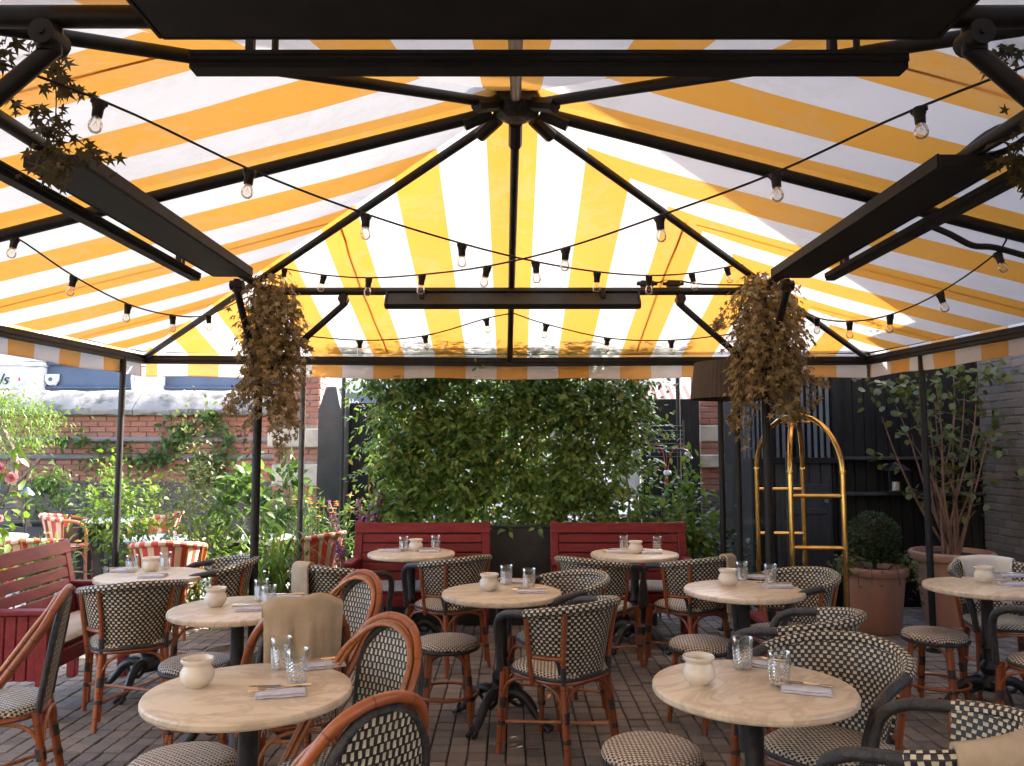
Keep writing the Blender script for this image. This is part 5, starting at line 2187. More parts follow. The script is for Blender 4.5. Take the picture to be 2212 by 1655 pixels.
for (pot, gl, nap), (_, tl, _p) in zip(WARE, TABLES):
    p = link("sugar_pot", POT)
    p.location = atZ(pot[0], pot[1], ZT)
    p.rotation_euler = (0, 0, random.uniform(0, 6))
    tag(p, "white ceramic sugar pot on the " + tl, "pot", "white sugar pots")
    for (u, v), wd in zip(gl, ("farther", "nearer") if gl and gl[0][1] < gl[1][1] else ("first", "second")):
        if wd in ("first", "second"):
            wd = "nearer" if wd == "first" else "farther"
        g = link("tumbler", GLS)
        g.location = atZ(u, v, ZT)
        g.rotation_euler = (0, 0, random.uniform(0, 6))
        g.scale = (1.1, 1.1, 1.1)
        tag(g, "clear cut glass tumbler, the %s one on the %s" % (wd, tl), "glass", "cut glass tumblers")
    for i, (u, v, a) in enumerate(nap):
        wd = "nearer" if (v == max(q[1] for q in nap)) else "farther"
        x, y, z = atZ(u, v, ZT)
        o = link("napkin", NAP)
        o.location = (x, y, z)
        o.rotation_euler = (0, 0, a)
        tag(o, "folded blue grey napkin, the %s one on the %s" % (wd, tl), "napkin", "folded napkins")
        k = link("knife", KNIFE)
        k.location = (x - 0.005, y + 0.014, z + 0.0165)
        k.rotation_euler = (0, 0, a + math.pi - 0.12)
        tag(k, "table knife on the %s napkin of the %s" % (wd, tl), "knife", "table knives")
        k = link("fork", FORK)
        k.location = (x + 0.0, y - 0.006, z + 0.0165)
        k.rotation_euler = (0, 0, a + math.pi + 0.16)
        tag(k, "table fork on the %s napkin of the %s" % (wd, tl), "fork", "table forks")

# ================================================================== garden tables outside
def make_gtable(label, loc):
    t = thing("garden_table", label, "table", loc, 0, "white garden tables")
    b = MB()
    b.lathe([(0.0, 0.695), (0.33, 0.695), (0.34, 0.70), (0.34, 0.715), (0.33, 0.72), (0.0, 0.72)], 48)
    b.build("tabletop", "whitetop", t)
    b = MB()
    b.lathe([(0.03, 0.694), (0.03, 0.08), (0.05, 0.06), (0.20, 0.02), (0.20, 0.0)], 16)
    b.build("pedestal", "castiron", t)
    return t


GT = [(243, 1121, "white garden table far off between two striped armchairs"), (330, 1161, "white garden table seen through the leafy shrubs"), (560, 1159, "white garden table beside the left ivy post"), (-25, 1158, "white garden table cut by the left edge")]
g0 = None
for u, v, lab in GT:
    x, y, z = atZ(u, v, 0.72)
    if g0 is None:
        g0 = make_gtable(lab, (x, y, 0))
    else:
        dup(g0, (x, y, 0), 0, lab)

# ================================================================== floor lamp
lx, ly, _ = atY(1592, 900, 6.35)
lamp = thing("floor_lamp", "tall floor lamp with brown pleated drum shade right of the hedge", "lamp", (lx, ly, 0))
zb_, zt_ = atY(1592, 862, 6.35)[2], atY(1592, 784, 6.35)[2]
b = MB()
rows = []
for i in range(241):
    a = 2 * math.pi * i / 240
    k = 0.004 * math.cos(a * 60)
    rows.append([((0.355 + k) * math.cos(a), (0.355 + k) * math.sin(a), zb_), ((0.320 + k) * math.cos(a), (0.320 + k) * math.sin(a), zt_)])
b.sheet(rows, 0.004)
b.build("lamp_shade", "lampshade", lamp, True, 1.0)
b = MB()
b.lathe([(0.0, zb_ + 0.05), (0.33, zb_ + 0.05), (0.33, zb_ + 0.07), (0.0, zb_ + 0.07)], 32)
b.build("diffuser", "heater", lamp)
b = MB()
b.tube([(0, 0, 0.02), (0, 0, zt_ - 0.02)], 0.024, 12)
b.build("pole", "iron", lamp)
b = MB()
b.lathe([(0.0, 0.06), (0.05, 0.06), (0.20, 0.04), (0.22, 0.03), (0.22, 0.0)], 32)
b.build("base", "iron", lamp)

# ================================================================== brass luggage trolley
tro = thing("luggage_trolley", "polished brass birdcage luggage trolley before the black shed", "trolley", (0, 0, 0))
P2, P4, P1, P3 = np.array([2.00, 5.76]), np.array([2.37, 5.74]), np.array([2.06, 6.74]), np.array([2.44, 6.72])
CT = (P1 + P2 + P3 + P4) / 4
for p in (P1, P2, P3, P4):
    d = CT - p
    pts = [(p[0], p[1], 0.20), (p[0], p[1], 0.8), (p[0], p[1], 1.40)]
    arcp = []
    for k in range(1, 9):
        a = R(90 * k / 8)
        q = p + d * (1 - math.cos(a)) * 0.97
        arcp.append((q[0], q[1], 1.40 + 0.43 * math.sin(a)))
    b = MB()
    b.tube(pts + arcp, 0.0195, 14)
    o = b.build("upright", "brass", tro)
    b = MB()
    b.lathe([(0.021, 0.0), (0.030, 0.006), (0.030, 0.03), (0.021, 0.036)], 16, (p[0], p[1], 0.28))
    b.lathe([(0.020, 0.0), (0.025, 0.004), (0.025, 0.016), (0.020, 0.02)], 16, (p[0], p[1], 1.395))
    b.build("collar", "brass", o)
for A, B in ((P2, P4), (P1, P3)):
    for z in (1.235, 0.868):
        b = MB()
        b.tube([(A[0], A[1], z), (B[0], B[1], z)], 0.0145, 12)
        b.build("rail", "brass", tro)
b = MB()
b.lathe([(0.0, 1.80), (0.045, 1.805), (0.05, 1.82), (0.03, 1.845), (0.014, 1.86), (0.014, 1.875), (0.022, 1.885), (0.026, 1.905), (0.022, 1.925), (0.010, 1.938), (0.0, 1.94)], 20, (CT[0], CT[1], 0))
b.build("finial", "brass", tro)
b = MB()
for k in range(4):
    a = R(45 + 90 * k)
    b.tube([(CT[0], CT[1], 1.79), (CT[0] + 0.10 * math.cos(a), CT[1] + 0.10 * math.sin(a), 1.775)], 0.009, 8)
    b.lathe([(0.0, -0.013), (0.013, 0.0), (0.0, 0.013)], 10, (CT[0] + 0.11 * math.cos(a), CT[1] + 0.11 * math.sin(a), 1.775))
b.build("hook_cross", "brass", tro)
b = MB()
b.box((CT[0], CT[1], 0.205), (0.56, 1.10, 0.05), 0.02)
pl = b.build("platform", "redpaint", tro)
b = MB()
b.box((CT[0], CT[1], 0.165), (0.60, 1.14, 0.03), 0.008)
b.build("bumper", "brass", pl)
for p in (P1, P2, P3, P4):
    b = MB()
    b.lathe([(0.0, -0.016), (0.05, -0.016), (0.062, -0.010), (0.062, 0.010), (0.05, 0.016), (0.0, 0.016)], 18)
    w = b.build("wheel", "castiron", tro)
    w.location = (p[0], p[1], 0.064)
    w.rotation_euler = (0, R(90), 0)
    b = MB()
    b.box((p[0], p[1], 0.125), (0.05, 0.05, 0.05), 0.006)
    b.build("caster_fork", "brass", tro)

# ================================================================== bicycle against the gate
bike = thing("bicycle", "dark bicycle with red cables parked head-on before the black gate leaf", "bicycle", (atY(1442, 1000, 9.0)[0], 9.0, 0))
zh = atY(1440, 975, 9.0)[2]
for y in (0.0, 1.02):
    b = MB()
    b.tube([(0, y + 0.33 * math.cos(2 * math.pi * i / 40), 0.335 + 0.33 * math.sin(2 * math.pi * i / 40)) for i in range(40)], 0.016, 8, closed=True)
    w = b.build("wheel", "iron", bike)
    b = MB()
    b.tube([(-0.04, y, 0.335), (0.04, y, 0.335)], 0.02, 8)
    for i in range(14):
        a = 2 * math.pi * i / 14
        b.tube([(0, y, 0.335), (0, y + 0.315 * math.cos(a), 0.335 + 0.315 * math.sin(a))], 0.0015, 4)
    b.build("spokes", "chrome", w)
b = MB()
b.tube([(-0.055, 0, 0.335), (-0.05, 0.07, 0.70), (0, 0.09, 0.75)], 0.012, 8)
b.tube([(0.055, 0, 0.335), (0.05, 0.07, 0.70), (0, 0.09, 0.75)], 0.012, 8)
b.tube([(0, 0.09, 0.75), (0, 0.14, zh)], 0.017, 8)
b.build("fork", "iron", bike)
b = MB()
b.tube([(0, 0.12, 0.90), (0, 0.55, 0.32), (0, 0.68, 0.95)], 0.017, 8)
b.tube([(0, 0.13, 0.98), (0, 0.66, 0.86)], 0.017, 8)
b.tube([(0, 0.55, 0.32), (0, 1.02, 0.335), (0, 0.66, 0.82)], 0.011, 8)
b.build("frame", "iron", bike)
b = MB()
b.tube(curve([(-0.31, 0.20, zh - 0.06), (-0.24, 0.12, zh + 0.01), (-0.10, 0.10, zh + 0.03), (0, 0.13, zh + 0.02), (0.10, 0.10, zh + 0.03), (0.24, 0.12, zh + 0.01), (0.31, 0.20, zh - 0.06)], 5), 0.012, 8)
hbk = b.build("handlebar", "chrome", bike)
b = MB()
for s in (-1, 1):
    b.tube(curve([(s * 0.26, 0.10, zh + 0.0), (s * 0.20, 0.0, zh + 0.06), (s * 0.08, -0.02, zh + 0.05), (s * 0.02, 0.04, zh - 0.15), (s * 0.01, 0.06, zh - 0.4)], 5), 0.004, 6)
b.build("brake_cable", "sign_red", hbk)
b = MB()
for s in (-1, 1):
    b.tube([(s * 0.24, 0.15, zh - 0.02), (s * 0.32, 0.22, zh - 0.08)], 0.018, 8)
b.build("grip", "whitepaint", hbk)
b = MB()
b.lathe([(0.0, 0.0), (0.10, 0.01), (0.11, 0.03), (0.06, 0.05), (0.0, 0.055)], 14, (0, 0.70, 0.96))
b.build("saddle", "castiron", bike)
b = MB()
b.box((0, 0.02, zh - 0.24), (0.08, 0.05, 0.05), 0.01)
b.build("headlamp", "whitepaint", bike)
rk = thing("wire_rack", "dark wire rack standing behind the bicycle handlebars", "rack", (atY(1440, 950, 9.35)[0], 9.35, 0))
rz0, rz1 = atY(1440, 968, 9.35)[2], atY(1440, 921, 9.35)[2]
b = MB()
b.tube(curve([(-0.20, 0, 0.0), (-0.20, 0, rz1 - 0.06), (-0.19, 0, rz1 - 0.01), (-0.15, 0, rz1), (0.15, 0, rz1), (0.19, 0, rz1 - 0.01), (0.20, 0, rz1 - 0.06), (0.20, 0, 0.0)], 4), 0.010, 8)
b.build("rack_frame", "chrome", rk)
for k in range(7):
    b = MB()
    z = rz0 - 0.1 + (rz1 - rz0 + 0.05) * k / 6
    b.tube([(-0.20, 0, z), (0.20, 0, z)], 0.005, 6)
    b.build("rack_wire", "chrome", rk)

# ================================================================== pots on the right
def lathe_thing(name, label, cat, loc, prof, m, part, n=36):
    t = thing(name, label, cat, loc)
    b = MB()
    b.lathe(prof, n)
    b.build(part, m, t, True, 0.6)
    return t


px, py, _ = atZ(1895, 1362, 0.0)
pot = lathe_thing("terracotta_pot", "large weathered terracotta pot holding the clipped box ball", "pot", (px, py, 0),
                  [(0.0, 0.0), (0.185, 0.0), (0.195, 0.02), (0.238, 0.44), (0.242, 0.475), (0.262, 0.482), (0.272, 0.505), (0.272, 0.535), (0.262, 0.550), (0.240, 0.552), (0.228, 0.535), (0.222, 0.50), (0.0, 0.49)], "terracotta", "pot_body")
b = MB()
b.lathe([(0.0, 0.515), (0.10, 0.52), (0.224, 0.505)], 24)
b.build("soil", "soil", pot)
qx, qy = 4.02, 7.38
pot2 = lathe_thing("terracotta_pot", "huge dusky terracotta pot with the many-stemmed tree", "pot", (qx, qy, 0),
                   [(0.0, 0.0), (0.24, 0.0), (0.25, 0.03), (0.315, 0.52), (0.325, 0.56), (0.35, 0.57), (0.36, 0.60), (0.36, 0.63), (0.345, 0.645), (0.315, 0.64), (0.305, 0.60), (0.0, 0.59)], "terracotta", "pot_body")
b = MB()
b.lathe([(0.0, 0.612), (0.2, 0.615), (0.308, 0.60)], 24)
b.build("soil", "soil", pot2)
sx_, sy_, _ = atZ(425, 1395, 0.0)
pot3 = lathe_thing("grey_planter", "pale grey tapered planter under the second left table", "planter", (-1.72, 4.98, 0),
                   [(0.0, 0.0), (0.115, 0.0), (0.125, 0.02), (0.155, 0.31), (0.165, 0.315), (0.165, 0.34), (0.15, 0.345), (0.14, 0.31), (0.0, 0.30)], "stone", "planter_body")

# lantern on the shed shelf
lt = thing("lantern", "small dark metal lantern standing on the shed shelf", "lantern", (atY(1935, 1050, 7.93)[0], 7.93, atY(1935, 1064, 7.93)[2] - 0.005))
b = MB()
b.box((0, 0, 0.012), (0.22, 0.18, 0.024), 0.004)
b.build("base", "iron", lt)
for sx in (-1, 1):
    for sy in (-1, 1):
        b = MB()
        b.box((sx * 0.095, sy * 0.075, 0.12), (0.016, 0.016, 0.20), 0.002)
        b.build("corner_bar", "iron", lt)
b = MB()
b.add([(-.12, -.10, .22), (.12, -.10, .22), (.12, .10, .22), (-.12, .10, .22), (0, -.03, .33), (0, .03, .33)], [(0, 1, 4), (1, 2, 5, 4), (2, 3, 5), (3, 0, 4, 5), (3, 2, 1, 0)])
b.build("roof", "iron", lt, False)
b = MB()
b.box((0, -0.068, 0.12), (0.18, 0.004, 0.19), 0.0)
b.build("pane", "pane", lt, False)
b = MB()
b.lathe([(0.0, 0.026), (0.035, 0.026), (0.035, 0.11), (0.0, 0.112)], 14)
b.build("candle", "ceramic", lt)

# glass wind screen beside the right gate pier
gs = thing("glass_screen", "clear glass wind screen standing beside the leafy shrub right of the hedge", "screen", (0, 0, 0))
ga, gb = atY(1562, 1000, 7.1), atY(1640, 1000, 7.1)
b = MB()
b.box(((ga[0] + gb[0]) / 2 + 0.12, 7.1, 0.75), (gb[0] - ga[0] + 0.24, 0.010, 1.4), 0.0)
b.build("pane", "pane", gs, False)
b = MB()
b.box((gb[0] + 0.25, 7.1, 0.77), (0.03, 0.03, 1.54), 0.004)
b.build("edge_post", "iron", gs)

# ================================================================== planting
def clumped(n, centre, radii, shell=0.55, nclump=None, csize=0.28):
    """points spread through an ellipsoid in clumps, so that gaps stay between them"""
    nclump = nclump or max(8, n // 45)
    c = rng.normal(0, 1, (nclump, 3))
    c /= np.linalg.norm(c, axis=1, keepdims=True)
    c *= (shell + (1 - shell) * rng.random((nclump, 1)) ** 0.5) * rng.uniform(0.75, 1.12, (nclump, 1))
    idx = rng.integers(0, nclump, n)
    p = c[idx] + rng.normal(0, csize, (n, 3)) * rng.uniform(0.5, 1.2, (nclump, 1))[idx]
    return p * np.array(radii) + np.array(centre), c[idx] * np.array(radii)


def shrub(name, label, base, h, radii, n, size, m, cat="shrub", tmpl=OVAL, stems=7, group=None, stem_m="greenstem", down=0.25, zc=None):
    x, y = base
    t = thing(name, label, cat, (x, y, 0), 0, group)
    ce = (0, 0, h - radii[2] * 0.9 if zc is None else zc)
    pos, outw = clumped(n, ce, radii)
    pos[:, 2] = np.maximum(pos[:, 2], 0.05)
    d = outw / (np.linalg.norm(outw, axis=1, keepdims=True) + 1e-6) * 0.7 + rdir(n, down, 0.55)
    up = rng.normal(0, .45, (n, 3)) + np.array([0, 0, 1.0])
    leaves("foliage", t, m, tmpl, pos, d, up, rng.uniform(.6, 1.25, n) * size)
    for k in range(stems):
        q = pos[rng.integers(0, n)]
        b = MB()
        b.tube(curve([(random.gauss(0, radii[0] * .15), random.gauss(0, radii[1] * .15), 0), (q[0] * .4, q[1] * .4, q[2] * .5), tuple(q)], 4), [0.009, 0.008, 0.008, 0.007, 0.006, 0.005, 0.004, 0.004, 0.003], 5)
        b.build("stem", stem_m, t)
    return t


# ---- hedge on its trellis
hedge = thing("hedge", "dense leafy climbing hedge screening the street behind the two red benches", "hedge", (0, 7.5, 0))
HX0, HX1 = -1.31, 1.25


def hedge_density(x, z):
    a = np.sin(x * 5.1 + 1.3 * np.sin(z * 4.2)) * np.sin(z * 6.3 + 1.1 * np.cos(x * 3.7)) + 0.6 * np.sin(x * 11 + z * 7) * np.sin(z * 13 - x * 5)
    edge = np.minimum(np.clip((x - HX0) / 0.28, 0, 1), np.clip((HX1 - x) / 0.28, 0, 1))
    low = np.clip((z - 0.85) / 0.25, 0.75, 1.0)
    right = 1 - 0.28 * np.clip((x - 0.1) / 0.8, 0, 1) * np.clip((2.0 - z) / 0.6, 0, 1)
    return np.clip(0.80 + 0.30 * a, 0.16, 1) * (0.30 + 0.70 * edge) * low * right


NT = 5600                        # leafy shoot tips; each carries a drooping rosette
tp = np.empty((0, 3))
while len(tp) < NT:
    q = np.stack([rng.uniform(HX0 - 0.03, HX1 + 0.05, 8000), rng.normal(0.0, 0.10, 8000), rng.uniform(0.84, 2.80, 8000)], 1)
    q = q[rng.random(8000) < hedge_density(q[:, 0], q[:, 2])]
    tp = np.concatenate([tp, q])
tp = tp[:NT]
KL = 6
hp = np.repeat(tp, KL, axis=0)
NH = len(hp)
ang = (np.tile(np.arange(KL) * 2 * math.pi / KL, NT) + np.repeat(rng.uniform(0, 6.28, NT), KL))
hd = np.stack([np.cos(ang) * 0.85, np.sin(ang) * 0.55 - 0.45, -0.55 + 0.25 * np.sin(ang * 2)], 1) + rng.normal(0, .28, (NH, 3))
hu = rng.normal(0, .28, (NH, 3)) + np.array([0, -0.60, 0.85])
hp = hp + rng.normal(0, .018, (NH, 3)) + hd * 0.012
hs = np.repeat(rng.uniform(.8, 1.2, NT), KL) * rng.uniform(.050, .085, NH)
# ragged sprays that stick out at both sides
for sx, xs in ((-1, HX0), (1, HX1)):
    for k in range(40):
        z = rng.uniform(1.0, 2.55)
        ln = rng.uniform(.12, .34)
        m_ = int(ln / 0.022)
        tt = np.linspace(0, 1, m_)
        p = np.stack([xs + sx * ln * tt - sx * 0.06, rng.normal(0, .05) + rng.normal(0, .02, m_) - 0.04 * tt, z + (0.10 * tt - 0.18 * tt ** 2) + rng.normal(0, .02, m_)], 1)
        hp = np.concatenate([hp, p])
        hd = np.concatenate([hd, rdir(m_, 0.3, .5) + np.array([sx * 0.5, 0, 0])])
        hu = np.concatenate([hu, rng.normal(0, .4, (m_, 3)) + np.array([0, -.3, .9])])
        hs = np.concatenate([hs, rng.uniform(.04, .07, m_)])
order = np.argsort(hp[:, 1] - 0.4 * (hs - .06))
vis_ = order[hp[order][:, 2] < 2.16]
pick = vis_[:900:3]
rest_ = np.setdiff1d(np.arange(len(hp)), pick)
leaves("foliage", hedge, "leaf_hedge", OVAL, hp[rest_], hd[rest_], hu[rest_], hs[rest_])
leaf_parts("leaf", hedge, "leaf_hedge", OVAL, hp[pick], hd[pick], hu[pick], hs[pick] * 1.05)
for k in range(15):
    x = HX0 + 0.15 + (HX1 - HX0 - .3) * k / 14
    b = MB()
    b.tube(curve([(x, random.gauss(0, .02), 0.75), (x + random.gauss(0, .08), random.gauss(0, .04), 1.3), (x + random.gauss(0, .12), random.gauss(0, .04), 1.9), (x + random.gauss(0, .15), random.gauss(0, .04), 2.5)], 5), 0.0085, 6)
    b.build("stem", "bark", hedge)
tr = thing("trellis", "dark wire trellis carrying the climbing hedge", "trellis", (0, 7.56, 0))
for k in range(8):
    b = MB()
    x = HX0 + (HX1 - HX0) * k / 7
    b.tube([(x, 0, 0.6), (x, 0, 2.6)], 0.006, 6)
    b.build("upright", "iron", tr)
for k in range(8):
    b = MB()
    b.tube([(HX0, 0.008, 0.95 + 0.22 * k), (HX1, 0.008, 0.95 + 0.22 * k)], 0.005, 6)
    b.build("crossbar", "iron", tr)
pb = thing("planter_box", "long black planter box under the hedge between the benches", "planter", (0, 7.47, 0))
b = MB()
b.box((-0.04, -0.19, 0.43), (2.68, 0.03, 0.86), 0.006)
b.box((-0.04, 0.20, 0.43), (2.68, 0.03, 0.86), 0.006)
b.box((-1.365, 0.005, 0.43), (0.03, 0.36, 0.86), 0.006)
b.box((1.285, 0.005, 0.43), (0.03, 0.36, 0.86), 0.006)
b.build("box_sides", "planter", pb, True, 0.4)
b = MB()
b.box((-0.04, -0.19, 0.875), (2.70, 0.05, 0.022), 0.005)
b.build("rim", "planter", pb, True, 0.4)
b = MB()
b.box((-0.04, 0.005, 0.78), (2.6, 0.35, 0.05), 0.0)
b.build("soil", "soil", pb, False)

# ---- sprays lying over the edge of the awning (their shadows show in the cloth)
ov = thing("overhanging_vine", "vine sprays lying on the back edge of the awning above the hedge", "vine", (0, 0, 0))
vp, vd, vu, vs_ = [], [], [], []
for k in range(60):
    x = rng.uniform(-1.75, 1.6)
    ln = rng.uniform(.12, .42) * (1.35 if rng.random() < .2 else 1.0)
    dx = rng.normal(0, .45)
    nl = int(ln / 0.028) + 3
    for j in range(nl):
        t = j / nl
        xx = x + dx * ln * t
        yy = 7.12 - ln * t * 0.9 + 0.02 * math.sin(j)
        a, c = (RL, MRm) if xx < 0 else (MRm, RR)
        zz_ = on_panel(xx, min(yy, 7.05), a, c) + 0.022 + 0.02 * rng.random()
        sd = 1 if j % 2 else -1
        vp.append((xx, yy, zz_))
        vd.append((sd * 0.7 + rng.normal(0, .2), -0.4 + rng.normal(0, .3), 0.02))
        vu.append((rng.normal(0, .2), rng.normal(0, .2), 1))
        vs_.append(rng.uniform(.04, .062))
for k in range(700):           # corner spray on the right panel and dense band at the eave
    xx = rng.uniform(-1.6, 1.5)
    yy = 7.1 - abs(rng.normal(0, .07))
    a, c = (RL, MRm) if xx < 0 else (MRm, RR)
    if math.sin(xx * 7) + 0.5 * math.sin(xx * 17) < -0.1:
        continue
    vp.append((xx, yy, on_panel(xx, min(yy, 7.05), a, c) + 0.02 + .02 * rng.random()))
    vd.append((rng.normal(0, 1), rng.normal(0, 1), 0))
    vu.append((rng.normal(0, .2), rng.normal(0, .2), 1))
    vs_.append(rng.uniform(.035, .06))
for k in range(420):
    xx = rng.uniform(2.2, 3.15)
    yy = rng.uniform(5.9, 6.9)
    if abs((xx - 2.2) / .95 - (6.9 - yy) / 1.0) > 0.35:
        continue
    vp.append((xx, yy, on_panel(xx, yy, RR, MRi) + 0.03 + .03 * rng.random()))
    vd.append((rng.normal(0, 1), rng.normal(0, 1), 0))
    vu.append((rng.normal(0, .2), rng.normal(0, .2), 1))
    vs_.append(rng.uniform(.03, .055))
leaves("foliage", ov, "leaf_hedge", OVAL, vp, vd, vu, vs_)
b = MB()
for k in range(4):
    x = (-1.32, -0.55, -0.12, 1.35)[k]
    b.tube(curve([(x, 7.12, 2.25), (x + .03, 7.18, 2.34), (x - .02 * (k - 1), 7.04, 2.46), (x + .04, 6.8, 2.52)], 4), 0.004, 5)
b.build("stem", "greenstem", ov)
# a few tendrils hanging in front of the valance
tp_ = []
for (u, v, L_) in ((1035, 800, 5), (960, 830, 3), (770, 820, 4), (800, 835, 4), (1420, 835, 4)):
    for k in range(L_):
        p = atY(u + rng.normal(0, 9), v - 4 + rng.normal(0, 12), 7.3 if v > 815 else 7.0)
        tp_.append(p)
tp_ = np.array(tp_)
leaf_parts("leaf", ov, "leaf_olive", OVAL, tp_.tolist(), rdir(len(tp_), .1, .6), rng.normal(0, .3, (len(tp_), 3)) + np.array([0, -.8, .5]), rng.uniform(.05, .075, len(tp_)))


# ---- hanging ivy
def hanging_ivy(label, top, radius, height, nstr, trails, m, lead, size=0.056, parts=300, spread=1.0):
    t = thing("hanging_ivy", label, "ivy", (0, 0, 0), 0, "hanging ivy")
    P, D, U, S = [], [], [], []
    st = MB()
    for k in range(nstr):
        a = rng.uniform(0, 2 * math.pi)
        r0 = radius * rng.uniform(0.15, 0.75)
        ln = height * rng.uniform(0.35, 1.0)
        trail = None
        x0, y0 = top[0] + r0 * math.cos(a), top[1] + r0 * math.sin(a)
        z0 = top[2] + rng.uniform(-0.10, 0.05) - 0.25 * height * max(0, rng.normal(0, .6))
        pts = []
        nl = max(4, int(ln / 0.040))
        bow = radius * rng.uniform(0.15, 0.65)
        ph = rng.uniform(0, 6)
        for j in range(nl + 1):
            s = j / nl
            rr = bow * math.sin(min(1, s * 1.5) * 1.57) * (1 - 0.35 * s * s)
            pts.append((x0 + math.cos(a) * rr + 0.012 * math.sin(j * .9 + ph), y0 + math.sin(a) * rr + 0.012 * math.cos(j * .8 + ph), z0 - ln * s))
        if k % 3 == 0:
            st.tube(pts, 0.0022, 4)
        for j, p in enumerate(pts):
            for q in range(2):
                sd = rng.normal(0, 0.035, 3)
                P.append((p[0] + sd[0] + math.cos(a) * 0.02, p[1] + sd[1] + math.sin(a) * 0.02, p[2] + sd[2] * .6))
                D.append((math.cos(a) * .5 + rng.normal(0, .45), math.sin(a) * .5 + rng.normal(0, .45), -0.9 + rng.normal(0, .35)))
                U.append((math.cos(a) + rng.normal(0, .35), math.sin(a) + rng.normal(0, .35), 0.55))
                S.append(size * rng.uniform(.62, 1.2))
    for tr_ in trails:             # long single trailing strands
        pts = curve(tr_, 8)
        st.tube(pts, 0.0022, 4)
        for p in pts:
            for q in range(2 if nstr > 10 else 1):
                P.append((p[0] + rng.normal(0, .022), p[1] + rng.normal(0, .022), p[2] + rng.normal(0, .015)))
                D.append((rng.normal(0, .6), rng.normal(0, .5), -0.5 + rng.normal(0, .4)))
                U.append((rng.normal(0, .4), -1 + rng.normal(0, .3), 0.4))
                S.append(size * rng.uniform(.5, .95))
    P, D, U, S = map(np.array, (P, D, U, S))
    order = np.argsort(P[:, 1])
    pk = order[:parts]
    rs = order[parts:]
    leaf_parts("leaf", t, m, STAR, P[pk].tolist(), D[pk], U[pk], S[pk])
    if len(rs):
        leaves("foliage", t, m, STAR, P[rs], D[rs], U[rs], S[rs])
    st.build("stem", "vine", t)
    return t


def trail(pix, Y):
    return [atY(u, v, Y + 0.0) for u, v in pix]


hanging_ivy("brown hanging ivy wrapped round the left back post", (-1.71, 5.60, 2.76), 0.17, 0.94, 66,
            [trail([(560, 840), (590, 880), (600, 930), (612, 985)], 5.55), trail([(570, 830), (615, 870), (625, 900), (640, 935)], 5.5), trail([(585, 850), (600, 890), (598, 940), (604, 1000)], 5.5),
             trail([(590, 830), (622, 862), (632, 892), (622, 950)], 5.5), trail([(555, 830), (530, 850), (500, 876), (488, 884)], 5.5), trail([(550, 800), (520, 830), (505, 850), (498, 868)], 5.5),
             trail([(590, 790), (625, 850), (635, 900), (632, 915)], 5.5), trail([(640, 720), (660, 745), (665, 752)], 5.5)], "leaf_ivy", None)
hanging_ivy("brown hanging ivy bushing out round the right back post", (1.81, 5.58, 2.76), 0.215, 0.90, 76,
            [trail([(1585, 640), (1555, 690), (1552, 700), (1545, 698)], 5.4), trail([(1600, 830), (1585, 880), (1580, 910), (1583, 918)], 5.5), trail([(1690, 800), (1745, 815), (1775, 825), (1782, 830)], 5.5),
             trail([(1700, 790), (1740, 800), (1760, 850), (1745, 880)], 5.5), trail([(1680, 820), (1715, 860), (1720, 890), (1708, 905)], 5.5), trail([(1660, 830), (1690, 870), (1700, 880), (1735, 890)], 5.5)], "leaf_ivy", None)
hanging_ivy("olive ivy strands dangling at the upper left corner", (-1.60, 2.42, 2.90), 0.08, 0.10, 1,
            [trail([(20, 0), (60, 60), (95, 110), (125, 150), (140, 190)], 2.45), trail([(95, 95), (120, 190), (118, 280), (115, 350), (130, 372)], 2.55), trail([(20, 215), (70, 240), (110, 262), (150, 290), (190, 320), (235, 355)], 2.55),
             trail([(118, 270), (105, 305), (100, 330)], 2.55), trail([(105, 120), (140, 170), (150, 200)], 2.5), trail([(0, 20), (15, 60), (10, 95)], 2.4), trail([(60, 350), (100, 365), (130, 385)], 2.7)], "leaf_ivy_green", None, 0.060, 160)
hanging_ivy("olive ivy tuft hanging at the upper right corner", (1.66, 2.42, 2.92), 0.08, 0.1, 1,
            [trail([(2212, 30), (2190, 60), (2200, 90), (2180, 110)], 2.5), trail([(2190, 90), (2165, 108), (2150, 118), (2140, 140)], 2.5), trail([(2212, 300), (2180, 320), (2200, 350), (2190, 380)], 2.75),
             trail([(2212, 340), (2170, 350), (2150, 345)], 2.75), trail([(2205, 262), (2212, 258)], 2.6), trail([(2185, 330), (2205, 370), (2212, 390)], 2.75)], "leaf_ivy_green", None, 0.055, 120)

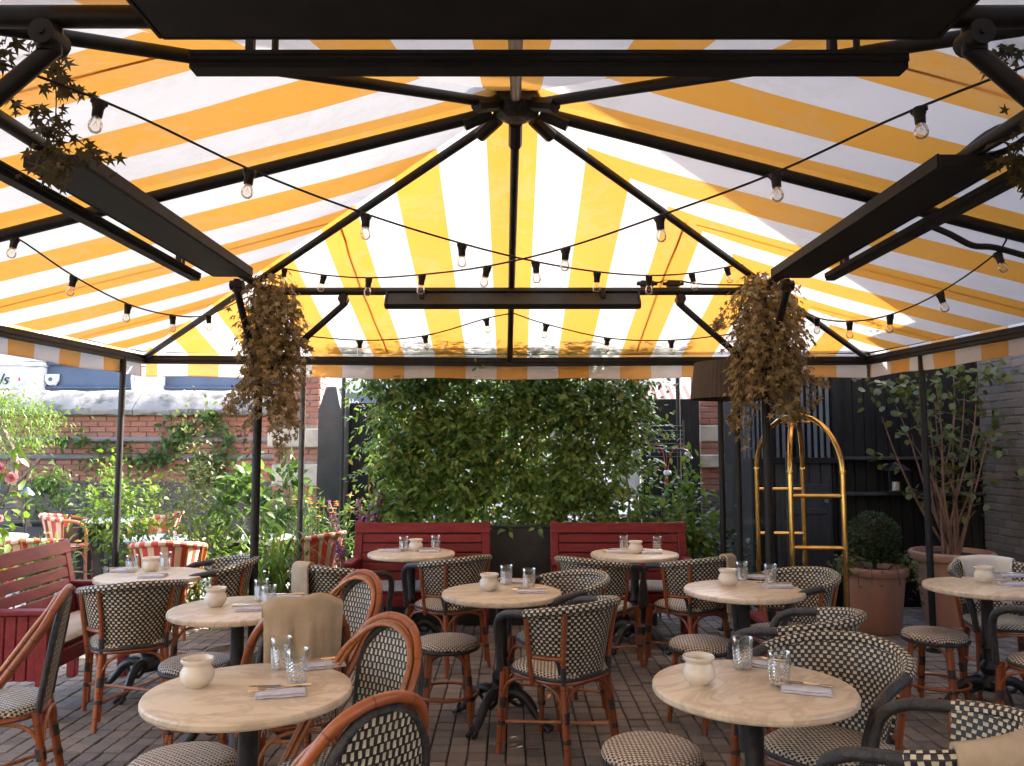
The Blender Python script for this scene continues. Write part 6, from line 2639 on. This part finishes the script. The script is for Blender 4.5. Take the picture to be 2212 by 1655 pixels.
# ---- many-stemmed tree in the big pot
tree = thing("potted_tree", "many-stemmed small tree with sparse leaves before the black shed", "tree", (qx, qy, 0))
tips = [(1905, 900), (1925, 850), (1960, 870), (1985, 830), (2020, 810), (2060, 800), (2085, 830), (2110, 815), (2130, 880), (2135, 940), (2100, 960), (2060, 880), (1990, 900), (1945, 920), (2020, 860)]
LP, LD, LU, LS = [], [], [], []
for i, (u, v) in enumerate(tips):
    e = np.array(atY(u, v, qy + random.uniform(-.25, .25))) - np.array([qx, qy, 0])
    s = np.array([random.gauss(0, .05), random.gauss(0, .04), 0.60])
    m1 = s * .66 + e * .34 + np.array([random.gauss(0, .05), random.gauss(0, .05), 0.0])
    m2 = s * .30 + e * .70 + np.array([random.gauss(0, .05), random.gauss(0, .05), 0.0])
    pts = curve([tuple(s), tuple(m1), tuple(m2), tuple(e)], 6)
    n_ = len(pts)
    b = MB()
    b.tube(pts, [0.0145 - 0.011 * j / (n_ - 1) for j in range(n_)], 7)
    o = b.build("stem", "bark", tree)
    for j in range(5, n_, 2):
        if random.random() < 0.55:
            q = np.array(pts[j])
            tw = q + np.array([random.gauss(0, .14), random.gauss(0, .12), random.uniform(.02, .16)])
            b = MB()
            b.tube([tuple(q), tuple((q + tw) / 2 + np.array([0, 0, .015])), tuple(tw)], [0.005, 0.004, 0.002], 5)
            b.build("twig", "bark", o)
            for k in range(random.randint(3, 7)):
                LP.append(tw + rng.normal(0, .05, 3))
    for k in range(7):
        LP.append(e + rng.normal(0, .085, 3) * np.array([1.3, 1, .7]))
for (u, v, n_, sx, sy) in ((1885, 830, 32, 60, 28), (1960, 845, 26, 50, 22), (2050, 800, 34, 90, 22), (2150, 800, 46, 60, 30), (1850, 800, 12, 30, 15), (1890, 985, 9, 18, 24), (2060, 960, 12, 60, 30), (2130, 900, 16, 50, 40), (2160, 960, 10, 40, 40), (2060, 1050, 7, 40, 30)):
    for k in range(int(n_ * 0.75)):
        LP.append(np.array(atY(u + rng.normal(0, sx * .5), v + rng.normal(0, sy * .5), qy + rng.normal(0, .16))) - np.array([qx, qy, 0]))
LP = np.array(LP)
n_ = len(LP)
LD, LU, LS = rdir(n_, .35, .6), rng.normal(0, .4, (n_, 3)) + np.array([0, -.4, .9]), rng.uniform(.055, .095, n_)
ORB = ([(0, 0, 0), (-.34, .22, .04), (0, .30, 0), (.34, .22, .04), (-.36, .62, .04), (0, .66, -.02), (.36, .62, .04), (0, .98, -.08)], OVAL[1])
leaf_parts("leaf", tree, "leaf_olive", ORB, LP[:300].tolist(), LD[:300], LU[:300], LS[:300])
if n_ > 300:
    leaves("foliage", tree, "leaf_olive", ORB, LP[300:], LD[300:], LU[300:], LS[300:])

# ---- box ball and ivy skirt in the terracotta pot
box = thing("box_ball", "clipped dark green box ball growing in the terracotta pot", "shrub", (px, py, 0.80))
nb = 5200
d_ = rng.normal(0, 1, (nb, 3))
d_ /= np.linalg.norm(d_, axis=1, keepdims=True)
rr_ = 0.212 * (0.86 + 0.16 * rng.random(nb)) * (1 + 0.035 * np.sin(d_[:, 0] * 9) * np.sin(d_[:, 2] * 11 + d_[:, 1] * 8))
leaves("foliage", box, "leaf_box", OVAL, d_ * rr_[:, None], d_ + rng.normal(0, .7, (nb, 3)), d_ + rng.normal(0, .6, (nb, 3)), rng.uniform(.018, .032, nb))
b = MB()
b.lathe([(0.0, -0.19), (0.12, -0.15), (0.19, 0), (0.13, 0.14), (0.0, 0.19)], 14)
b.tube([(0, 0, -0.30), (0, 0, 0.0)], 0.018, 8)
b.build("inner_wood", "soil", box)
isk = thing("trailing_ivy", "green ivy spilling over the rim of the terracotta pot", "ivy", (px, py, 0.53))
P = []
for k in range(330):
    a = rng.choice([rng.normal(-.2, .35), rng.normal(3.3, .4), rng.uniform(0, 6.28)])
    r = rng.uniform(.20, .36)
    dr_ = max(0, r - .26) * rng.uniform(.3, 3.2)
    P.append((r * math.cos(a), r * math.sin(a), 0.09 - dr_ + rng.normal(0, .025)))
P = np.array(P)
n_ = len(P)
leaves("foliage", isk, "leaf_olive", STAR, P, P * np.array([1, 1, .2]) + rdir(n_, .1, .12), rng.normal(0, .4, (n_, 3)) + np.array([0, -.3, .8]), rng.uniform(.03, .055, n_))
b = MB()
for k in range(8):
    a = rng.uniform(0, 6.28)
    b.tube(curve([(0.15 * math.cos(a), 0.15 * math.sin(a), 0), (0.28 * math.cos(a), 0.28 * math.sin(a), 0.06), (0.33 * math.cos(a), 0.33 * math.sin(a), -0.10)], 3), 0.003, 4)
tag(b.build("stem", "vine", isk), None, None, None, "stuff")

# ---- shrubs flanking the hedge
shrub("leafy_shrub", "bright glossy-leaved shrub at the right end of the hedge", (atY(1478, 1100, 7.45)[0], 7.45), 1.36, (.25, .22, .46), 800, .085, "leaf_lime", zc=.90)
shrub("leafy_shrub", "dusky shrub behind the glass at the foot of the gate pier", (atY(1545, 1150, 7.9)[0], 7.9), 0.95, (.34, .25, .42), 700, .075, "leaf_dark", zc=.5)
shrub("leafy_shrub", "low leafy shrub under the bicycle at the hedge end", (atY(1420, 1130, 7.6)[0], 7.6), 1.05, (.25, .2, .25), 400, .075, "leaf_mid", zc=.85)


def spikes(name, label, base, h, n, spread, m_flower, m_leaf, cat="flowers", leafn=260, whorl=True):
    x, y = base
    t = thing(name, label, cat, (x, y, 0))
    P, D = [], []
    for k in range(n):
        e = np.array([rng.normal(0, spread), rng.normal(0, spread * .6), h * rng.uniform(.78, 1.05)])
        b = MB()
        b.tube(curve([(e[0] * .2, e[1] * .2, 0), (e[0] * .5, e[1] * .5, e[2] * .6), tuple(e)], 4), 0.005, 5)
        b.build("stem", "greenstem", t)
        for j in range(34):
            s = rng.random()
            P.append(e * (1 - .22 * s) + rng.normal(0, .012, 3) * (0.6 + s))
            D.append(rng.normal(0, 1, 3))
    leaves("blossom", t, m_flower, PETAL, np.array(P), np.array(D), rng.normal(0, 1, (len(P), 3)), rng.uniform(.018, .032, len(P)))
    pos, o_ = clumped(leafn, (0, 0, h * .45), (spread * 1.6, spread * 1.2, h * .38))
    leaves("foliage", t, m_leaf, LANCE, pos, rdir(leafn, .1, .7), rng.normal(0, .4, (leafn, 3)) + np.array([0, 0, 1]), rng.uniform(.06, .11, leafn))
    return t


spikes("purple_salvia", "purple flower spikes leaning out left of the back bench", (atY(790, 1100, 7.35)[0], 7.35), 1.22, 7, .14, "petal_purple", "leaf_mid")
spikes("purple_salvia", "low purple flower spikes beside the left arm of the back bench", (atY(745, 1200, 7.1)[0], 7.1), .85, 4, .07, "petal_purple", "leaf_mid", leafn=120)


def daisies(name, label, base, h, n, spread, cat="flowers"):
    x, y = base
    t = thing(name, label, cat, (x, y, 0))
    P, D, U = [], [], []
    for k in range(n):
        e = np.array([rng.normal(0, spread), rng.normal(0, spread * .5), h * rng.uniform(.85, 1.05)])
        for j in range(12):
            a = 6.283 * j / 12
            P.append(e)
            D.append((math.cos(a), math.sin(a), -0.15))
            U.append((0, 0, 1))
    leaves("blossom", t, "petal_orange", PETAL, np.array(P), np.array(D), np.array(U), rng.uniform(.026, .036, len(P)))
    b = MB()
    for k in range(n):
        e = P[k * 12]
        b.lathe([(0.010, -0.004), (0.012, 0.004), (0.0, 0.010)], 8, tuple(e))
    tag(b.build("flower_eyes", "bark", t), None, None, None, "stuff")
    b = MB()
    for k in range(n):
        e = P[k * 12]
        b.tube([(e[0] * .4, e[1] * .4, 0.3), (e[0] * .8, e[1] * .8, e[2] * .7), tuple(e)], 0.0035, 4)
    tag(b.build("stems", "greenstem", t), None, None, None, "stuff")
    m_ = 1100
    pos, o_ = clumped(m_, (0, 0, h * .55), (spread * 1.5, spread, h * .42))
    leaves("foliage", t, "leaf_mid", LANCE, pos, rdir(m_, -.1, .6), rng.normal(0, .4, (m_, 3)) + np.array([0, 0, 1]), rng.uniform(.06, .11, m_))
    return t


daisies("orange_daisies", "clump of orange daisies before the brick pier", (atY(690, 1100, 8.2)[0], 8.2), 1.07, 22, .24)
daisies("orange_daisies", "few orange daisies behind the left-edge bench", (atY(105, 1160, 6.6)[0], 6.6), .86, 8, .13)

# ---- garden planting on the left
G = "leafy garden shrubs on the left"
shrub("leafy_shrub", "sunlit lime green shrub between the garden chairs", (atY(262, 1100, 7.35)[0], 7.35), 1.42, (.31, .26, .40), 1100, .06, "leaf_lime", group=G, zc=1.0)
shrub("leafy_shrub", "tall yellowish shrub rising before the wall left of the ivy post", (atY(410, 1080, 8.0)[0], 8.0), 1.80, (.22, .25, .80), 900, .055, "leaf_olive", group=G, zc=.95)
shrub("leafy_shrub", "low lime green shrub beneath the tall yellowish one", (atY(425, 1150, 7.3)[0], 7.3), 1.02, (.36, .3, .36), 760, .05, "leaf_lime", group=G, zc=.58)
shrub("leafy_shrub", "broad-leaved green shrub right behind the left ivy post", (atY(535, 1090, 7.7)[0], 7.7), 1.50, (.24, .24, .52), 480, .12, "leaf_mid", group=G, zc=.95)
shrub("leafy_shrub", "fresh green foliage right of the left ivy post", (atY(610, 1070, 8.3)[0], 8.3), 1.36, (.24, .2, .42), 380, .10, "leaf_mid", group=G, zc=1.0)
shrub("leafy_shrub", "fine green shrub before the dark brick foot of the wall", (atY(330, 1060, 9.9)[0], 9.9), 1.2, (.75, .35, .36), 700, .055, "leaf_mid", group=G, zc=.8)
shrub("leafy_shrub", "trailing shrub below the white table at the left ivy post", (atY(330, 1215, 7.05)[0], 7.05), .66, (.62, .2, .28), 1100, .05, "leaf_lime", group=G, zc=.36)
shrub("leafy_shrub", "small leafy plants below the left ivy post", (atY(560, 1215, 7.1)[0], 7.1), .75, (.50, .2, .32), 800, .07, "leaf_mid", group=G, zc=.42)
# pale wattle-like tree at the far left with twisted trunk
tr2 = thing("garden_tree", "feathery pale green small tree at the left before the wall", "tree", (atY(75, 1100, 9.9)[0], 9.9, 0))
b = MB()
b.tube(curve([(0.02, 0, 0.3), (-0.12, 0, .75), (-0.30, .02, 1.1), (-0.28, 0, 1.45), (-0.45, 0, 1.8)], 5), 0.045, 8)
b.tube(curve([(-0.30, .02, 1.1), (-0.05, 0, 1.35), (0.10, 0, 1.6)], 4), 0.02, 6)
b.build("trunk", "greybark", tr2)
m_ = 1900
pos, o_ = clumped(m_, (-0.42, 0, 1.86), (.62, .4, .36))
leaves("crown", tr2, "leaf_lime", LANCE, pos, rdir(m_, .35, .5) + np.array([.3, 0, 0]), rng.normal(0, .4, (m_, 3)) + np.array([0, 0, 1]), rng.uniform(.06, .11, m_))
pos, o_ = clumped(500, (.08, 0, 1.0), (.40, .3, .30))
leaves("lower_foliage", tr2, "leaf_mid", OVAL, pos, rdir(500, .2, .6), rng.normal(0, .4, (500, 3)) + np.array([0, 0, 1]), rng.uniform(.05, .09, 500))
pbx = thing("planter_box", "black square planter box under the feathery tree", "planter", (atY(90, 1150, 9.6)[0], 9.75, 0))
b = MB()
b.box((0, -0.3, 0.33), (1.05, 0.04, 0.66), 0.01)
b.box((0, 0.3, 0.33), (1.05, 0.04, 0.66), 0.01)
b.box((-.5, 0, 0.33), (0.04, 0.56, 0.66), 0.01)
b.box((.5, 0, 0.33), (0.04, 0.56, 0.66), 0.01)
b.build("box_sides", "planter", pbx, True, 0.4)
b = MB()
b.box((0, 0, 0.58), (0.96, 0.56, 0.04), 0.0)
b.build("soil", "soil", pbx, False)

# climber on the wall
cl = thing("wall_climber", "glossy green climber trained in patches across the brick wall", "climber", (0, 0, 0))
P = []
for (u, v, sx, sy, n_) in ((395, 925, 42, 22, 95), (455, 905, 22, 34, 75), (370, 955, 34, 24, 70), (340, 985, 34, 22, 60), (290, 1000, 40, 18, 55), (240, 965, 55, 14, 50), (150, 950, 40, 16, 35), (430, 1000, 36, 26, 85), (480, 985, 24, 36, 60), (490, 940, 12, 28, 25), (200, 1000, 40, 12, 22), (455, 1040, 36, 22, 70)):
    for k in range(n_):
        P.append(atY(u + rng.normal(0, sx * .55), v + rng.normal(0, sy * .55), WY - 0.06 - abs(rng.normal(0, .06))))
P = np.array(P)
n_ = len(P)
leaves("foliage", cl, "leaf_mid", OVAL, P, rdir(n_, .3, .6), rng.normal(0, .4, (n_, 3)) + np.array([0, -.8, .7]), rng.uniform(.07, .12, n_))
for pts in ([(330, 1100), (350, 1010), (385, 950), (400, 915)], [(430, 1100), (450, 1000), (470, 950), (455, 890)], [(330, 1060), (260, 990), (170, 950), (120, 950)]):
    b = MB()
    b.tube(curve([atY(u, v, WY - 0.05) for u, v in pts], 6), 0.008, 5)
    b.build("stem", "greybark", cl)

# grasses by the ivy post
gr = thing("tall_grass", "tuft of long arching green blades at the foot of the left ivy post", "grass", (atY(590, 1200, 6.9)[0], 6.9, 0))
b = MB()
for k in range(38):
    a = rng.uniform(0, 6.28)
    ln, h_ = rng.uniform(.20, .48), rng.uniform(.50, .98)
    w = 0.010
    pts = curve([(rng.normal(0, .05), rng.normal(0, .04), 0.1), (ln * .3 * math.cos(a), ln * .3 * math.sin(a), h_ * .65), (ln * .75 * math.cos(a), ln * .75 * math.sin(a), h_), (ln * 1.25 * math.cos(a), ln * 1.25 * math.sin(a), h_ * .82)], 4)
    nn = len(pts)
    rows = []
    for j, p in enumerate(pts):
        ww = w * math.sin(3.14 * (0.12 + 0.86 * j / (nn - 1)))
        rows.append([(p[0] - math.sin(a) * ww, p[1] + math.cos(a) * ww, p[2]), (p[0] + math.sin(a) * ww, p[1] - math.cos(a) * ww, p[2])])
    b.grid(rows)
tag(b.build("blades", "leaf_lime", gr), None, None, None, "stuff")

# roses at the left edge
ro = thing("pink_rose", "pink rose blooms on arching stems at the left edge", "rose", (atY(-10, 1100, 6.2)[0], 6.2, 0))
for (u, v, s) in ((28, 1032, .058), (2, 1012, .05), (2, 1120, .035)):
    c = np.array(atY(u, v, 6.15)) - np.array(ro.location)
    PP, DD, UU = [], [], []
    for r_ in range(3):
        for k in range(7):
            a = 6.283 * k / 7 + r_ * .5
            PP.append(c)
            DD.append((math.cos(a), -0.25 - .75 * r_, math.sin(a) + .15))
            UU.append((0, -1, .3))
    leaves("bloom", ro, "petal_pink", PETAL, np.array(PP), np.array(DD), np.array(UU), np.full(len(PP), s) * rng.uniform(.7, 1.05, len(PP)), stuff=False)
    b = MB()
    b.tube(curve([(0, 0, 0), (c[0] * .3 - .05, 0, c[2] * .7), tuple(c)], 5), 0.006, 5)
    b.build("stem", "greenstem", ro)
n_ = 150
P = np.stack([rng.normal(-.02, .13, n_), rng.normal(0, .1, n_), rng.uniform(.6, 1.6, n_)], 1)
leaves("foliage", ro, "leaf_lime", OVAL, P, rdir(n_, .2, .6), rng.normal(0, .4, (n_, 3)) + np.array([0, 0, 1]), rng.uniform(.07, .12, n_))

# little blue-grey garden lamps
for (u, v, Y, lab) in ((58, 1062, 8.9, "small blue-grey garden lamp among the shrubs at the left edge"),):
    x, y, z = atY(u, v, Y)
    g_ = thing("garden_lamp", lab, "lamp", (x, y, 0))
    b = MB()
    b.lathe([(0.0, z + .05), (0.015, z + .046), (0.075, z - .02), (0.082, z - .035), (0.0, z - .035)], 20)
    b.build("lamp_shade", "bluelamp", g_, True, .5)
    b = MB()
    b.tube([(0, 0, 0), (0, 0, z)], 0.012, 8)
    b.build("stake", "iron", g_)
